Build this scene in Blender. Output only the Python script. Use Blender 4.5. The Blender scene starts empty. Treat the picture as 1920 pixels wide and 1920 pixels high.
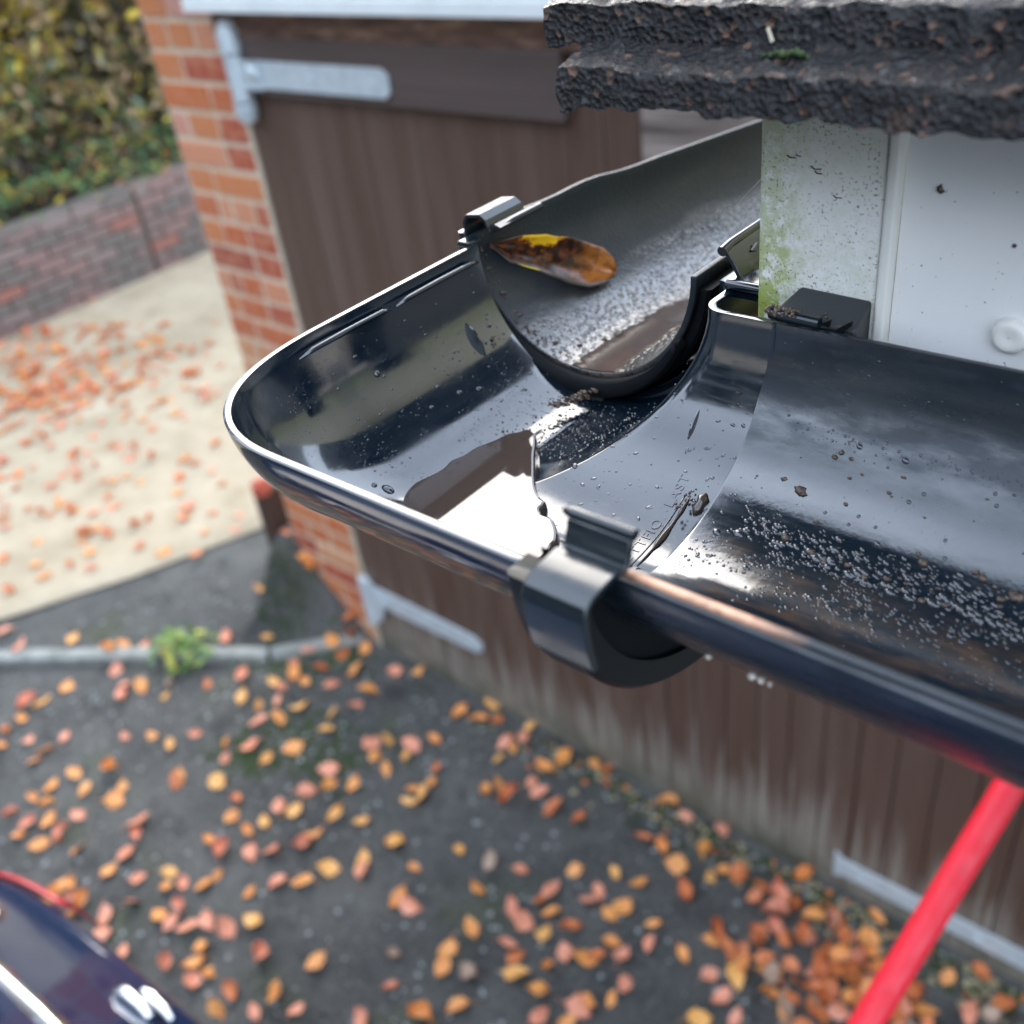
import bpy, bmesh, math, random
from mathutils import Vector, Matrix, noise
random.seed(11)
sc = bpy.context.scene
COL = sc.collection
H = 2.38                      # the camera (a phone held up at the eaves) above the tarmac
PI = math.pi
rad = math.radians

# ------------------------------------------------------------------ camera
Rv = Vector((0.7644, 0.6343, -0.1156)); Wv = Vector((-0.5749, 0.5894, -0.5676))
Wv.normalize(); Rv = (Rv - Wv * Rv.dot(Wv)).normalized(); Uv = Rv.cross(Wv)
cam = bpy.data.cameras.new('camera'); camo = bpy.data.objects.new('camera', cam); COL.objects.link(camo)
camo.matrix_world = Matrix(((Rv.x, Uv.x, -Wv.x, 0), (Rv.y, Uv.y, -Wv.y, 0), (Rv.z, Uv.z, -Wv.z, H), (0, 0, 0, 1)))
cam.sensor_width = 36; cam.lens = 36.0; cam.clip_start = 0.01; cam.clip_end = 600
cam.dof.use_dof = True; cam.dof.focus_distance = 0.295; cam.dof.aperture_fstop = 11
sc.camera = camo

# ------------------------------------------------------------------ sky, sun, exposure
SUN_EL, SUN_AZ = 31.0, -47.0            # azimuth from +Y, negative = towards -X (ahead of the camera)
w = bpy.data.worlds.new('World'); sc.world = w; w.use_nodes = True
nt = w.node_tree; nt.nodes.clear()
o_ = nt.nodes.new('ShaderNodeOutputWorld'); bg = nt.nodes.new('ShaderNodeBackground'); bg.inputs[1].default_value = 0.15
sky = nt.nodes.new('ShaderNodeTexSky'); sky.sky_type = 'NISHITA'; sky.sun_disc = False
sky.sun_elevation = rad(SUN_EL); sky.sun_rotation = rad(SUN_AZ); sky.dust_density = 1.5
tc = nt.nodes.new('ShaderNodeTexCoord'); nz = nt.nodes.new('ShaderNodeTexNoise')
nz.inputs['Scale'].default_value = 1.6; nz.inputs['Detail'].default_value = 5; nz.inputs['Roughness'].default_value = .5
cr = nt.nodes.new('ShaderNodeValToRGB'); cr.color_ramp.elements[0].position = .36; cr.color_ramp.elements[1].position = .62
cr.color_ramp.elements[0].color = (.36, .36, .36, 1); cr.color_ramp.elements[1].color = (.74, .74, .74, 1)
mxs = nt.nodes.new('ShaderNodeMix'); mxs.data_type = 'RGBA'
mxs.inputs[7].default_value = (12.2, 14.1, 17.0, 1)
nt.links.new(tc.outputs['Generated'], nz.inputs['Vector']); nt.links.new(nz.outputs['Fac'], cr.inputs[0])
nt.links.new(cr.outputs[0], mxs.inputs[0]); nt.links.new(sky.outputs[0], mxs.inputs[6])
nt.links.new(mxs.outputs[2], bg.inputs[0]); nt.links.new(bg.outputs[0], o_.inputs[0])
sl = bpy.data.lights.new('sun', 'SUN'); sl.energy = 1.2; sl.angle = rad(40); sl.color = (1, .92, .80)
so = bpy.data.objects.new('sun', sl); COL.objects.link(so)
sd = Vector((math.sin(rad(SUN_AZ)) * math.cos(rad(SUN_EL)), math.cos(rad(SUN_AZ)) * math.cos(rad(SUN_EL)), math.sin(rad(SUN_EL))))
so.rotation_euler = sd.to_track_quat('Z', 'Y').to_euler(); so.location = (0, 0, 12)
sc.view_settings.view_transform = 'Standard'; sc.view_settings.look = 'None'
sc.view_settings.exposure = 1.2; sc.view_settings.gamma = 1; sc.view_settings.use_curve_mapping = False
sc.cycles.use_denoising = True
sc.cycles.max_bounces = 8; sc.cycles.caustics_reflective = False; sc.cycles.caustics_refractive = False

# ------------------------------------------------------------------ helpers (all coordinates are metres relative to the camera point; H lifts them)
def V(p): return Vector((p[0], p[1], p[2] + H))
def tag(o, label=None, cat=None, group=None, kind=None):
    for k, v in (('label', label), ('category', cat), ('group', group), ('kind', kind)):
        if v: o[k] = v
    return o
def thing(name, label, cat, base, group=None):
    o = bpy.data.objects.new(name, None); COL.objects.link(o); o.location = V(base); o.empty_display_size = .05
    return tag(o, label, cat, group)
def wloc(o):
    l = Vector((0, 0, 0))
    while o is not None: l = l + Vector(o.location); o = o.parent
    return l
def obj(name, verts, faces, mat, parent=None, smooth=None, base=None, mats=None, midx=None):
    """one mesh object; verts in camera-relative metres"""
    pl = wloc(parent) if parent else Vector((0, 0, 0))
    b = V(base) if base else (pl if parent else V(verts[0]) if verts else pl)
    me = bpy.data.meshes.new(name)
    me.from_pydata([tuple(V(v) - b) for v in verts], [], faces)
    for m in (mats or [mat]): me.materials.append(m)
    if midx: me.polygons.foreach_set('material_index', midx)
    if smooth is not None:
        me.polygons.foreach_set('use_smooth', [True] * len(me.polygons))
        if smooth < 180: me.set_sharp_from_angle(angle=rad(smooth))
    me.update()
    o = bpy.data.objects.new(name, me); COL.objects.link(o)
    if parent: o.parent = parent
    o.location = b - pl
    return o
def recalc(o):
    bm = bmesh.new(); bm.from_mesh(o.data); bmesh.ops.remove_doubles(bm, verts=bm.verts, dist=2e-6)
    bmesh.ops.recalc_face_normals(bm, faces=bm.faces); bm.to_mesh(o.data); bm.free(); return o
def bevel(o, wd, seg=2, ang=40):
    m = o.modifiers.new('bevel', 'BEVEL'); m.width = wd; m.segments = seg; m.limit_method = 'ANGLE'; m.angle_limit = rad(ang); return o
def solid(o, t, off=1):
    m = o.modifiers.new('solid', 'SOLIDIFY'); m.thickness = t; m.offset = off; m.use_even_offset = False; return o
class MB:
    def __init__(s): s.v = []; s.f = []; s.m = []
    def add(s, vs, fs, mi=0):
        n = len(s.v); s.v += [tuple(v) for v in vs]; s.f += [tuple(i + n for i in f) for f in fs]; s.m += [mi] * len(fs)
    def box(s, x0, x1, y0, y1, z0, z1, mi=0):
        s.add([(x0,y0,z0),(x1,y0,z0),(x1,y1,z0),(x0,y1,z0),(x0,y0,z1),(x1,y0,z1),(x1,y1,z1),(x0,y1,z1)],
              [(0,3,2,1),(4,5,6,7),(0,1,5,4),(1,2,6,5),(2,3,7,6),(3,0,4,7)], mi)
    def tube(s, pts, r, n=10, mi=0, cap=True):
        pts = [Vector(p) for p in pts]; rr = r if isinstance(r, (list, tuple)) else [r] * len(pts)
        vs = []; fs = []
        for i, p in enumerate(pts):
            t = (pts[min(i + 1, len(pts) - 1)] - pts[max(i - 1, 0)]).normalized()
            a = t.cross(Vector((0, 0, 1)) if abs(t.z) < .9 else Vector((1, 0, 0))).normalized(); b = t.cross(a)
            for k in range(n): an = 2 * PI * k / n; vs.append(p + a * rr[i] * math.cos(an) + b * rr[i] * math.sin(an))
        for i in range(len(pts) - 1):
            for k in range(n): fs.append((i*n+k, i*n+(k+1)%n, (i+1)*n+(k+1)%n, (i+1)*n+k))
        if cap: fs.append(tuple(range(n))[::-1]); fs.append(tuple((len(pts)-1)*n + k for k in range(n)))
        s.add(vs, fs, mi)
    def prism(s, prof, axis, a0, a1, mi=0):
        """closed polygon profile extruded along axis 'x' (prof = (y,z)) , 'y' (prof = (x,z)) or 'z' (prof=(x,y))"""
        n = len(prof)
        def P(q, a): return (a, q[0], q[1]) if axis == 'x' else (q[0], a, q[1]) if axis == 'y' else (q[0], q[1], a)
        vs = [P(q, a0) for q in prof] + [P(q, a1) for q in prof]
        fs = [(k, (k+1)%n, (k+1)%n+n, k+n) for k in range(n)] + [tuple(range(n))[::-1], tuple(range(n, 2*n))]
        s.add(vs, fs, mi)
    def dome(s, c, nrm, r, h, n=8, rings=3, stretch=None):
        nrm = Vector(nrm).normalized(); a = nrm.cross(Vector((.3, .2, .93))).normalized()
        if stretch: a = (Vector(stretch) - nrm * Vector(stretch).dot(nrm)).normalized()
        b = nrm.cross(a); sx = random.uniform(1.0, 1.5) if not stretch else random.uniform(1.3, 2.2)
        c = Vector(c); vs = []; fs = []
        for i in range(rings):
            t = PI / 2 * i / rings; rr = r * math.cos(t); z = h * math.sin(t)
            for k in range(n):
                an = 2 * PI * k / n; vs.append(c + a * rr * sx * math.cos(an) + b * rr * math.sin(an) + nrm * z)
        vs.append(c + nrm * h)
        for i in range(rings - 1):
            for k in range(n): fs.append((i*n+k, i*n+(k+1)%n, (i+1)*n+(k+1)%n, (i+1)*n+k))
        top = rings * n
        for k in range(n): fs.append(((rings-1)*n+k, (rings-1)*n+(k+1)%n, top))
        s.add(vs, fs)
    def lump(s, c, r, mi=0, sq=(1, 1, 1)):
        bm = bmesh.new(); bmesh.ops.create_icosphere(bm, subdivisions=2 if r > .0012 else 1, radius=1)
        off = Vector((random.uniform(0, 90), random.uniform(0, 90), random.uniform(0, 90)))
        vs = []
        for v in bm.verts:
            k = 1 + .7 * noise.noise(v.co * 1.6 + off) + .35 * noise.noise(v.co * 4 + off)
            vs.append((c[0] + v.co.x * k * r * sq[0], c[1] + v.co.y * k * r * sq[1], c[2] + v.co.z * k * r * sq[2]))
        bm.verts.index_update(); fs = [tuple(v.index for v in f.verts) for f in bm.faces]; bm.free()
        s.add(vs, fs, mi)
    def build(s, name, mat, parent=None, smooth=None, base=None, mats=None):
        return obj(name, s.v, s.f, mat, parent, smooth, base, mats, s.m if mats else None)
def quadgrid(rows):
    n = len(rows[0]); vs = [p for r in rows for p in r]
    return vs, [(i*n+k, i*n+k+1, (i+1)*n+k+1, (i+1)*n+k) for i in range(len(rows)-1) for k in range(n-1)]

# ------------------------------------------------------------------ materials
def mat(name, col, rough=.5, spec=.5, metal=0, **k):
    m = bpy.data.materials.new(name); m.use_nodes = True; b = m.node_tree.nodes['Principled BSDF']
    b.inputs['Base Color'].default_value = (*col, 1); b.inputs['Roughness'].default_value = rough
    b.inputs['Specular IOR Level'].default_value = spec; b.inputs['Metallic'].default_value = metal
    for kk, v in k.items(): b.inputs[kk.replace('_', ' ')].default_value = v
    return m
class N:
    def __init__(s, m): s.m = m; s.t = m.node_tree; s.b = s.t.nodes['Principled BSDF']
    def n(s, t, **k):
        x = s.t.nodes.new(t)
        for a, v in k.items(): setattr(x, a, v)
        return x
    def l(s, a, b): s.t.links.new(a, b)
    def pos(s, scale=(1, 1, 1)):
        g = s.n('ShaderNodeNewGeometry'); mp = s.n('ShaderNodeMapping'); mp.inputs['Scale'].default_value = scale
        s.l(g.outputs['Position'], mp.inputs['Vector']); return mp.outputs[0]
    def noise(s, vec, scale, detail=4, rough=.6):
        x = s.n('ShaderNodeTexNoise'); x.inputs['Scale'].default_value = scale; x.inputs['Detail'].default_value = detail
        x.inputs['Roughness'].default_value = rough
        if vec is not None: s.l(vec, x.inputs['Vector'])
        return x.outputs['Fac']
    def ramp(s, fac, stops, inter='LINEAR'):
        x = s.n('ShaderNodeValToRGB'); e = x.color_ramp.elements; x.color_ramp.interpolation = inter
        while len(e) < len(stops): e.new(.5)
        for i, (p, c) in enumerate(stops):
            e[i].position = p; e[i].color = (*c, 1) if isinstance(c, (tuple, list)) else (c, c, c, 1)
        s.l(fac, x.inputs[0]); return x.outputs[0]
    def mix(s, fac, a, b, mode='MIX'):
        x = s.n('ShaderNodeMix', data_type='RGBA', blend_type=mode)
        for i, v in ((0, fac), (6, a), (7, b)):
            if isinstance(v, (int, float)): x.inputs[i].default_value = v
            elif isinstance(v, tuple): x.inputs[i].default_value = (*v, 1)
            else: s.l(v, x.inputs[i])
        return x.outputs[2]
    def math(s, op, a, b=0.0, clamp=False):
        x = s.n('ShaderNodeMath', operation=op); x.use_clamp = clamp
        for i, v in ((0, a), (1, b)):
            if isinstance(v, (int, float)): x.inputs[i].default_value = v
            else: s.l(v, x.inputs[i])
        return x.outputs[0]
    def xyz(s):
        g = s.n('ShaderNodeNewGeometry'); x = s.n('ShaderNodeSeparateXYZ'); s.l(g.outputs['Position'], x.inputs[0]); return x.outputs
    def rng(s, v, a, b, c=0.0, d=1.0):
        x = s.n('ShaderNodeMapRange'); s.l(v, x.inputs[0])
        for i, q in ((1, a), (2, b), (3, c), (4, d)): x.inputs[i].default_value = q
        return x.outputs[0]
    def bump(s, h, strength, dist=.001, normal=None):
        x = s.n('ShaderNodeBump'); x.inputs['Strength'].default_value = strength; x.inputs['Distance'].default_value = dist
        s.l(h, x.inputs['Height'])
        if normal is not None: s.l(normal, x.inputs['Normal'])
        s.l(x.outputs[0], s.b.inputs['Normal']); return x.outputs[0]
    def set(s, inp, v): s.l(v, s.b.inputs[inp])

# new glossy black plastic of the corner fitting, with a wet skin
M_new = mat('corner_plastic', (.003, .008, .014), .13, .5, IOR=1.9)
q = N(M_new); f1 = q.noise(q.pos(), 60, 4); fs_ = q.noise(q.pos((40, 40, 160)), 9, 3); q.set('Roughness', q.math('ADD', q.rng(f1, .35, .7, .06, .17), q.math('MULTIPLY', q.ramp(fs_, [(.58, 0.0), (.68, 1.0)]), .08)))
q.bump(q.noise(q.pos(), 35, 2), .25, .0005)
# older gutter length along the front: satin, dusty above the waterline, wet in the floor
M_old = mat('gutter_plastic', (.006, .010, .018), .3, .5, IOR=2.0)
q = N(M_old); z = q.xyz()[2]
dry = q.rng(z, H - .160, H - .152); nn = q.noise(q.pos((1, 3, 3)), 45, 5)
drym = q.math('MULTIPLY', dry, q.rng(nn, .3, .6), True)
smear = q.ramp(q.noise(q.pos((18, 60, 60)), 1.0, 3, .5), [(.5, 0.0), (.56, 1.0)])
tide = q.math('MULTIPLY', q.rng(z, H - .1685, H - .1702), q.ramp(q.noise(q.pos((60, 200, 200)), 1.0, 5, .7), [(.42, 0.0), (.62, .9)]))
q.set('Base Color', q.mix(drym, q.mix(tide, (.004, .009, .014), (.055, .032, .02)), q.mix(smear, (.006, .011, .016), (.014, .021, .03))))
q.set('Roughness', q.math('ADD', q.rng(q.noise(q.pos((14, 120, 120)), 1.0, 5, .65), .35, .65, .07, .22), q.math('MULTIPLY', drym, .2))); q.set('IOR', q.rng(drym, 0, 1, 2.0, 1.5))
q.bump(q.noise(q.pos(), 220, 3), .12, .0004)
# weathered gutter running back along the side: grey film, wet pitted floor
M_side = mat('side_gutter_plastic', (.02, .022, .025), .4, .5, IOR=1.65)
q = N(M_side); z = q.xyz()[2]; n1 = q.noise(q.pos((2, 1, 2)), 50, 6, .65); n2 = q.noise(q.pos((6, 1.5, 6)), 14, 3)
wet = q.rng(q.math('ADD', z, q.math('MULTIPLY', n2, .012)), H - .158, H - .150, 1, 0)
film = q.mix(n1, (.010, .015, .019), (.055, .055, .057))
lip = q.rng(q.math('ADD', z, q.math('MULTIPLY', n2, .008)), H - .140, H - .132)
film2 = q.mix(lip, film, (.015, .02, .024))
q.set('Base Color', q.mix(wet, film2, q.mix(q.ramp(n1, [(.4, 0.0), (.65, 1.0)]), (.03, .028, .026), (.11, .09, .075))))
q.set('Roughness', q.rng(wet, 0, 1, .45, .13)); q.set('IOR', q.rng(wet, 0, 1, 1.38, 1.85))
vr = q.n('ShaderNodeTexVoronoi'); vr.inputs['Scale'].default_value = 520; q.l(q.pos(), vr.inputs['Vector'])
hb = q.math('ADD', q.math('MULTIPLY', q.ramp(vr.outputs['Distance'], [(.1, 1.0), (.5, 0.0)]), .6), q.noise(q.pos(), 300, 4))
q.bump(q.math('MULTIPLY', hb, q.rng(wet, 0, 1, .25, 1)), .55, .0009)
M_collar = mat('collar_plastic', (.006, .008, .009), .3, .2, IOR=1.4)
M_rubber = mat('rubber', (.004, .005, .006), .6, .12)
M_clip = mat('clip_plastic', (.006, .011, .014), .2, .5, IOR=1.6)
q = N(M_clip); q.set('Roughness', q.rng(q.noise(q.pos(), 120, 3), .35, .7, .10, .26))
M_edge = mat('worn_gutter_edge', (.03, .03, .03), .3, .5, IOR=1.5)
q = N(M_edge); x = q.xyz()[0]; wn = q.math('MULTIPLY', q.math('MULTIPLY', q.rng(x, -.055, -.068), q.rng(x, -.102, -.098)), q.ramp(q.noise(q.pos(), 170, 4), [(.35, .35), (.55, 1.0)]))
q.set('Base Color', q.mix(wn, (.012, .016, .02), (.62, .33, .2))); q.set('Roughness', q.rng(q.noise(q.pos(), 150, 3), .3, .7, .2, .45))
M_brk = mat('bracket_plastic', (.03, .032, .033), .45, .5)
M_bead = mat('water_bead', (.012, .015, .018), .02, .5, IOR=1.75)
M_water = mat('rain_water', (.05, .035, .028), .0, .5, IOR=1.62)
M_paintref = mat('painted_wall_reflection', (.075, .045, .03), .16, .5, IOR=1.6)  # brown colour standing in for the gutter wall's reflection
q = N(M_paintref); q.set('Base Color', q.mix(q.ramp(q.noise(q.pos(), 700, 3), [(.4, 0.0), (.8, 1.0)]), (.05, .032, .025), (.085, .058, .045)))
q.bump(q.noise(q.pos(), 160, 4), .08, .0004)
M_grit = mat('grit', (.05, .035, .025), .5, .5)
q = N(M_grit); q.set('Base Color', q.ramp(q.noise(q.pos(), 900, 3), [(.3, (.02, .014, .01)), (.55, (.07, .045, .03)), (.75, (.22, .15, .1))]))
M_pale = mat('pale_grit', (.55, .5, .42), .6)

# white plastic fascia, specked with dirt, algae on the corner trim
def fascia(name, algae):
    m = mat(name, (.74, .76, .78), .35, .45); q = N(m); x = q.xyz()
    sp = q.ramp(q.noise(q.pos(), 900, 2, .4), [(.73, 0.0), (.78, 1.0)])
    sp2 = q.ramp(q.noise(q.pos(), 420, 3, .5), [(.73, 0.0), (.76, 1.0)])
    big = q.noise(q.pos(), 28, 4)
    c = q.mix(q.rng(big, .3, .75), (.74, .72, .69), (.80, .785, .76))
    if algae:
        up = q.rng(x[0], -.118, -.135); lo = q.rng(q.math('ADD', x[2], q.math('MULTIPLY', big, .04)), H - .07, H - .105)
        a = q.math('MULTIPLY', q.math('ADD', q.math('MULTIPLY', up, 1.7), .3), q.ramp(q.noise(q.pos(), 330, 6, .75), [(.36, 0.0), (.62, 1.0)]), True)
        a = q.math('MULTIPLY', a, q.math('ADD', q.math('MULTIPLY', lo, .55), .45))
        c = q.mix(q.rng(x[2], H - .10, H - .07), c, (.66, .64, .56))
        c = q.mix(a, c, (.30, .36, .07))
        fib = q.ramp(q.noise(q.pos((60, 60, 200)), 3.2, 2, .4), [(.76, 0.0), (.78, .7)])
        c = q.mix(q.math('MULTIPLY', fib, q.rng(x[2], H - .115, H - .085)), c, (.13, .13, .06))
        sp = q.math('MULTIPLY', q.ramp(q.noise(q.pos(), 1150, 2, .5), [(.58, 0.0), (.66, 1.0)]), q.ramp(q.noise(q.pos(), 120, 3), [(.42, 0.15), (.6, 1.0)]))
    else:
        c = q.mix(q.rng(x[2], H - .10, H - .068), c, (.7, .69, .68))
    c = q.mix(q.math('MULTIPLY', sp, .8), c, (.07, .06, .045)); c = q.mix(q.math('MULTIPLY', sp2, .8), c, (.06, .05, .04))
    q.set('Base Color', c); q.bump(q.noise(q.pos(), 300, 3), .06, .0004); return m
M_fas = fascia('fascia_plastic', False); M_fasc = fascia('fascia_trim_plastic', True)
M_strip = mat('joint_strip', (.7, .68, .62), .4)
M_white = mat('white_board', (.72, .76, .76), .4)
q = N(M_white); q.set('Base Color', q.ramp(q.noise(q.pos(), 9, 5), [(.3, (.74, .78, .76)), (.7, (.86, .88, .86))]))
# roof tiles: wet, coarse sand-faced concrete
M_tile = mat('roof_tile', (.03, .026, .024), .35, .4)
q = N(M_tile); v = q.n('ShaderNodeTexVoronoi'); v.inputs['Scale'].default_value = 640; q.l(q.pos(), v.inputs['Vector'])
sx = q.n('ShaderNodeSeparateColor'); q.l(v.outputs['Color'], sx.inputs[0])
cc = q.ramp(sx.outputs[0], [(0, (.004, .004, .0045)), (.45, (.010, .009, .009)), (.7, (.026, .018, .015)), (.86, (.045, .044, .045)), (.93, (.15, .08, .05))], 'CONSTANT')
cc = q.mix(q.ramp(q.noise(q.pos(), 50, 4), [(.35, .75), (.6, 0.0)]), cc, (.016, .015, .015))
cc = q.mix(q.ramp(q.noise(q.pos(), 36, 3), [(.63, 0.0), (.7, .5)]), cc, (.10, .055, .034))
q.set('Base Color', cc); q.set('Roughness', q.rng(q.noise(q.pos(), 200, 2), .3, .7, .10, .38))
q.bump(q.math('ADD', q.math('MULTIPLY', v.outputs['Distance'], .7), q.noise(q.pos(), 420, 6, .7)), 1.0, .0016)
M_moss = mat('moss', (.03, .055, .012), .9)
# brickwork
def brick_mat(name, stops, dirt):
    m = mat(name, (.4, .15, .08), .8, .3); q = N(m); oi = q.n('ShaderNodeObjectInfo')
    c = q.ramp(oi.outputs['Random'], stops, 'CONSTANT')
    c = q.mix(q.rng(q.noise(q.pos(), 34, 5), .35, .75), c, dirt); c = q.mix(.25, c, q.ramp(q.noise(q.pos(), 260, 3), [(.3, .0), (.7, .6)]), 'OVERLAY')
    q.set('Base Color', c); q.bump(q.noise(q.pos(), 120, 5), .35, .004); return m
M_brick = brick_mat('pier_brick', [(0, (.55, .13, .045)), (.22, (.62, .22, .08)), (.4, (.44, .075, .04)), (.52, (.66, .3, .17)), (.64, (.58, .15, .04)), (.76, (.36, .06, .04)), (.84, (.68, .38, .2)), (.92, (.66, .36, .3))], (.58, .26, .15))
M_wbrick = brick_mat('wall_brick', [(0, (.22, .14, .125)), (.25, (.15, .13, .115)), (.45, (.28, .16, .14)), (.6, (.18, .145, .13)), (.78, (.38, .13, .09)), (.88, (.26, .19, .17))], (.2, .16, .14))
M_mort = mat('mortar', (.55, .47, .34), .9, .2)
q = N(M_mort); q.set('Base Color', q.ramp(q.noise(q.pos(), 40, 5), [(.3, (.52, .44, .31)), (.7, (.66, .58, .45))])); q.bump(q.noise(q.pos(), 200, 4), .4, .003)
M_wmort = mat('wall_mortar', (.26, .22, .19), .9, .2)
# door boards: brown stain, worn grey and green at the foot
M_door = mat('door_board', (.07, .04, .033), .5, .35)
q = N(M_door); z = q.xyz()[2]; oi = q.n('ShaderNodeObjectInfo')
st = q.noise(q.pos((42, 42, 1.6)), 1.3, 5, .6); st2 = q.noise(q.pos((130, 130, 3)), 1.0, 3)
base = q.mix(oi.outputs['Random'], (.080, .043, .030), (.100, .058, .043))
base = q.mix(q.rng(st2, .35, .75), base, (.12, .075, .056)); base = q.mix(q.rng(q.noise(q.pos((16, 16, .8)), 1.0, 4), .45, .7), base, (.13, .085, .066))
lowf = q.math('ADD', q.rng(z, .50, .0, 0, 1), q.math('MULTIPLY', q.math('SUBTRACT', st, .5), 1.7))
worn = q.ramp(lowf, [(.42, 0.0), (.78, 1.0)])
c = q.mix(q.math('MULTIPLY', worn, .8), base, q.mix(st2, (.2, .18, .145), (.36, .33, .27)))
green = q.rng(z, .16, .0, 0, .75)
c = q.mix(q.math('MULTIPLY', green, q.rng(q.noise(q.pos(), 9, 3), .35, .6)), c, (.045, .048, .025))
q.set('Base Color', c); q.set('Roughness', q.rng(st, .3, .7, .36, .6)); q.bump(st2, .3, .002)
M_rail = mat('door_rail', (.09, .052, .04), .45, .4)
q = N(M_rail); s2 = q.noise(q.pos((2, 60, 60)), 1.5, 4); q.set('Base Color', q.mix(s2, (.06, .042, .038), (.13, .095, .085)))
M_railg = mat('weathered_rail', (.2, .16, .14), .7, .3)
q = N(M_railg); s2 = q.noise(q.pos((2.5, 60, 42)), 1.0, 5, .7); q.set('Base Color', q.ramp(s2, [(.3, (.07, .05, .045)), (.5, (.2, .16, .14)), (.7, (.42, .35, .3))]))
M_lint = mat('rotten_lintel', (.1, .06, .045), .7, .3)
q = N(M_lint); s2 = q.noise(q.pos((6, 30, 30)), 1.5, 5, .7); q.set('Base Color', q.ramp(s2, [(.35, (.06, .035, .028)), (.55, (.16, .09, .065)), (.7, (.36, .23, .16))]))
M_galv = mat('galvanised_steel', (.50, .57, .62), .42, .5, .25)
q = N(M_galv); q.set('Base Color', q.ramp(q.noise(q.pos(), 30, 4), [(.3, (.50, .57, .6)), (.7, (.66, .72, .74))]))
# ground
M_tar = mat('tarmac', (.045, .046, .043), .75, .4)
q = N(M_tar); big = q.noise(q.pos(), 2.6, 8, .68); sm = q.noise(q.pos(), 210, 3, .7)
c = q.mix(q.rng(big, .35, .65), (.030, .031, .030), (.10, .097, .088)); c = q.mix(q.ramp(sm, [(.56, 0.0), (.68, .85)]), c, (.22, .215, .2))
c = q.mix(q.ramp(q.noise(q.pos(), 3.3, 5, .7), [(.54, 0.0), (.68, .6)]), c, (.055, .068, .02)); c = q.mix(q.ramp(q.noise(q.pos(), 55, 4, .7), [(.56, 0.0), (.66, .75)]), c, (.16, .155, .14)); c = q.mix(q.ramp(q.noise(q.pos(), 7, 6, .7), [(.53, 0.0), (.66, .7)]), c, (.016, .016, .016))
q.set('Base Color', c); q.set('Roughness', q.rng(q.noise(q.pos(), 60, 3), .35, .65, .42, .85)); q.bump(q.noise(q.pos(), 170, 4), .9, .006)
M_drive = mat('concrete_drive', (.5, .44, .34), .85, .25)
q = N(M_drive); c = q.ramp(q.noise(q.pos(), 3.5, 7, .7), [(.25, (.30, .235, .15)), (.45, (.44, .355, .24)), (.75, (.52, .435, .31))])
c = q.mix(q.ramp(q.noise(q.pos(), 90, 3), [(.55, 0.0), (.75, .45)]), c, (.24, .2, .15)); c = q.mix(q.ramp(q.noise(q.pos(), 1.6, 7, .72), [(.46, .0), (.62, .55)]), c, (.27, .215, .14)); c = q.mix(q.ramp(q.noise(q.pos(), 14, 5, .7), [(.55, .0), (.68, .4)]), c, (.3, .25, .17)); q.set('Base Color', c); q.bump(q.noise(q.pos(), 90, 4), .5, .004)
M_kerb = mat('kerb_concrete', (.3, .3, .27), .85, .3)
q = N(M_kerb); q.set('Base Color', q.ramp(q.noise(q.pos(), 18, 5), [(.3, (.17, .18, .155)), (.7, (.36, .36, .33))])); q.bump(q.noise(q.pos(), 90, 4), .5, .004)
M_soil = mat('ground_soil', (.03, .025, .018), .9, .2)
def leafm(name, c1, c2, tr=.3):
    m = mat(name, c1, .45, .4); q = N(m); oi = q.n('ShaderNodeObjectInfo')
    c = q.mix(q.rng(q.noise(q.pos(), 45, 3), .3, .7), c1, c2); c = q.mix(q.ramp(q.noise(q.pos(), 85, 3), [(.55, 0.0), (.68, .55)]), c, (c1[0] * .45, c1[1] * .32, c1[2] * .3)); q.set('Base Color', c)
    return m
LM = {'o': leafm('leaf_orange', (.74, .25, .06), (.8, .38, .12)), 'y': leafm('leaf_yellow', (.8, .36, .08), (.84, .46, .16)),
      'p': leafm('leaf_pink_tan', (.7, .22, .11), (.78, .36, .24)), 'r': leafm('leaf_rust', (.5, .12, .04), (.66, .22, .07)),
      'k': leafm('leaf_grey_brown', (.32, .2, .13), (.42, .3, .22))}
M_red = mat('red_sleeve', (.75, .012, .03), .42, .45)
q = N(M_red); q.set('Base Color', q.mix(q.ramp(q.noise(q.pos((20, 20, 8)), 2.0, 5, .7), [(.52, 0.0), (.75, .7)]), (.75, .012, .03), (.42, .03, .04))); q.set('Roughness', q.rng(q.noise(q.pos(), 40, 3), .3, .7, .3, .6)); q.bump(q.noise(q.pos(), 150, 3), .3, .002)
M_rednd = mat('red_reflector', (.6, .02, .03), .12, .6)
M_black = mat('black_trim', (.006, .006, .007), .35, .5)
M_car = mat('navy_paint', (.007, .021, .065), .10, .5, Coat_Weight=1.0, Coat_Roughness=.03)
M_glass = mat('car_glass', (.006, .008, .01), .02, .8)
M_chrome = mat('chrome', (.85, .86, .86), .08, .5, 1)
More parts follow.
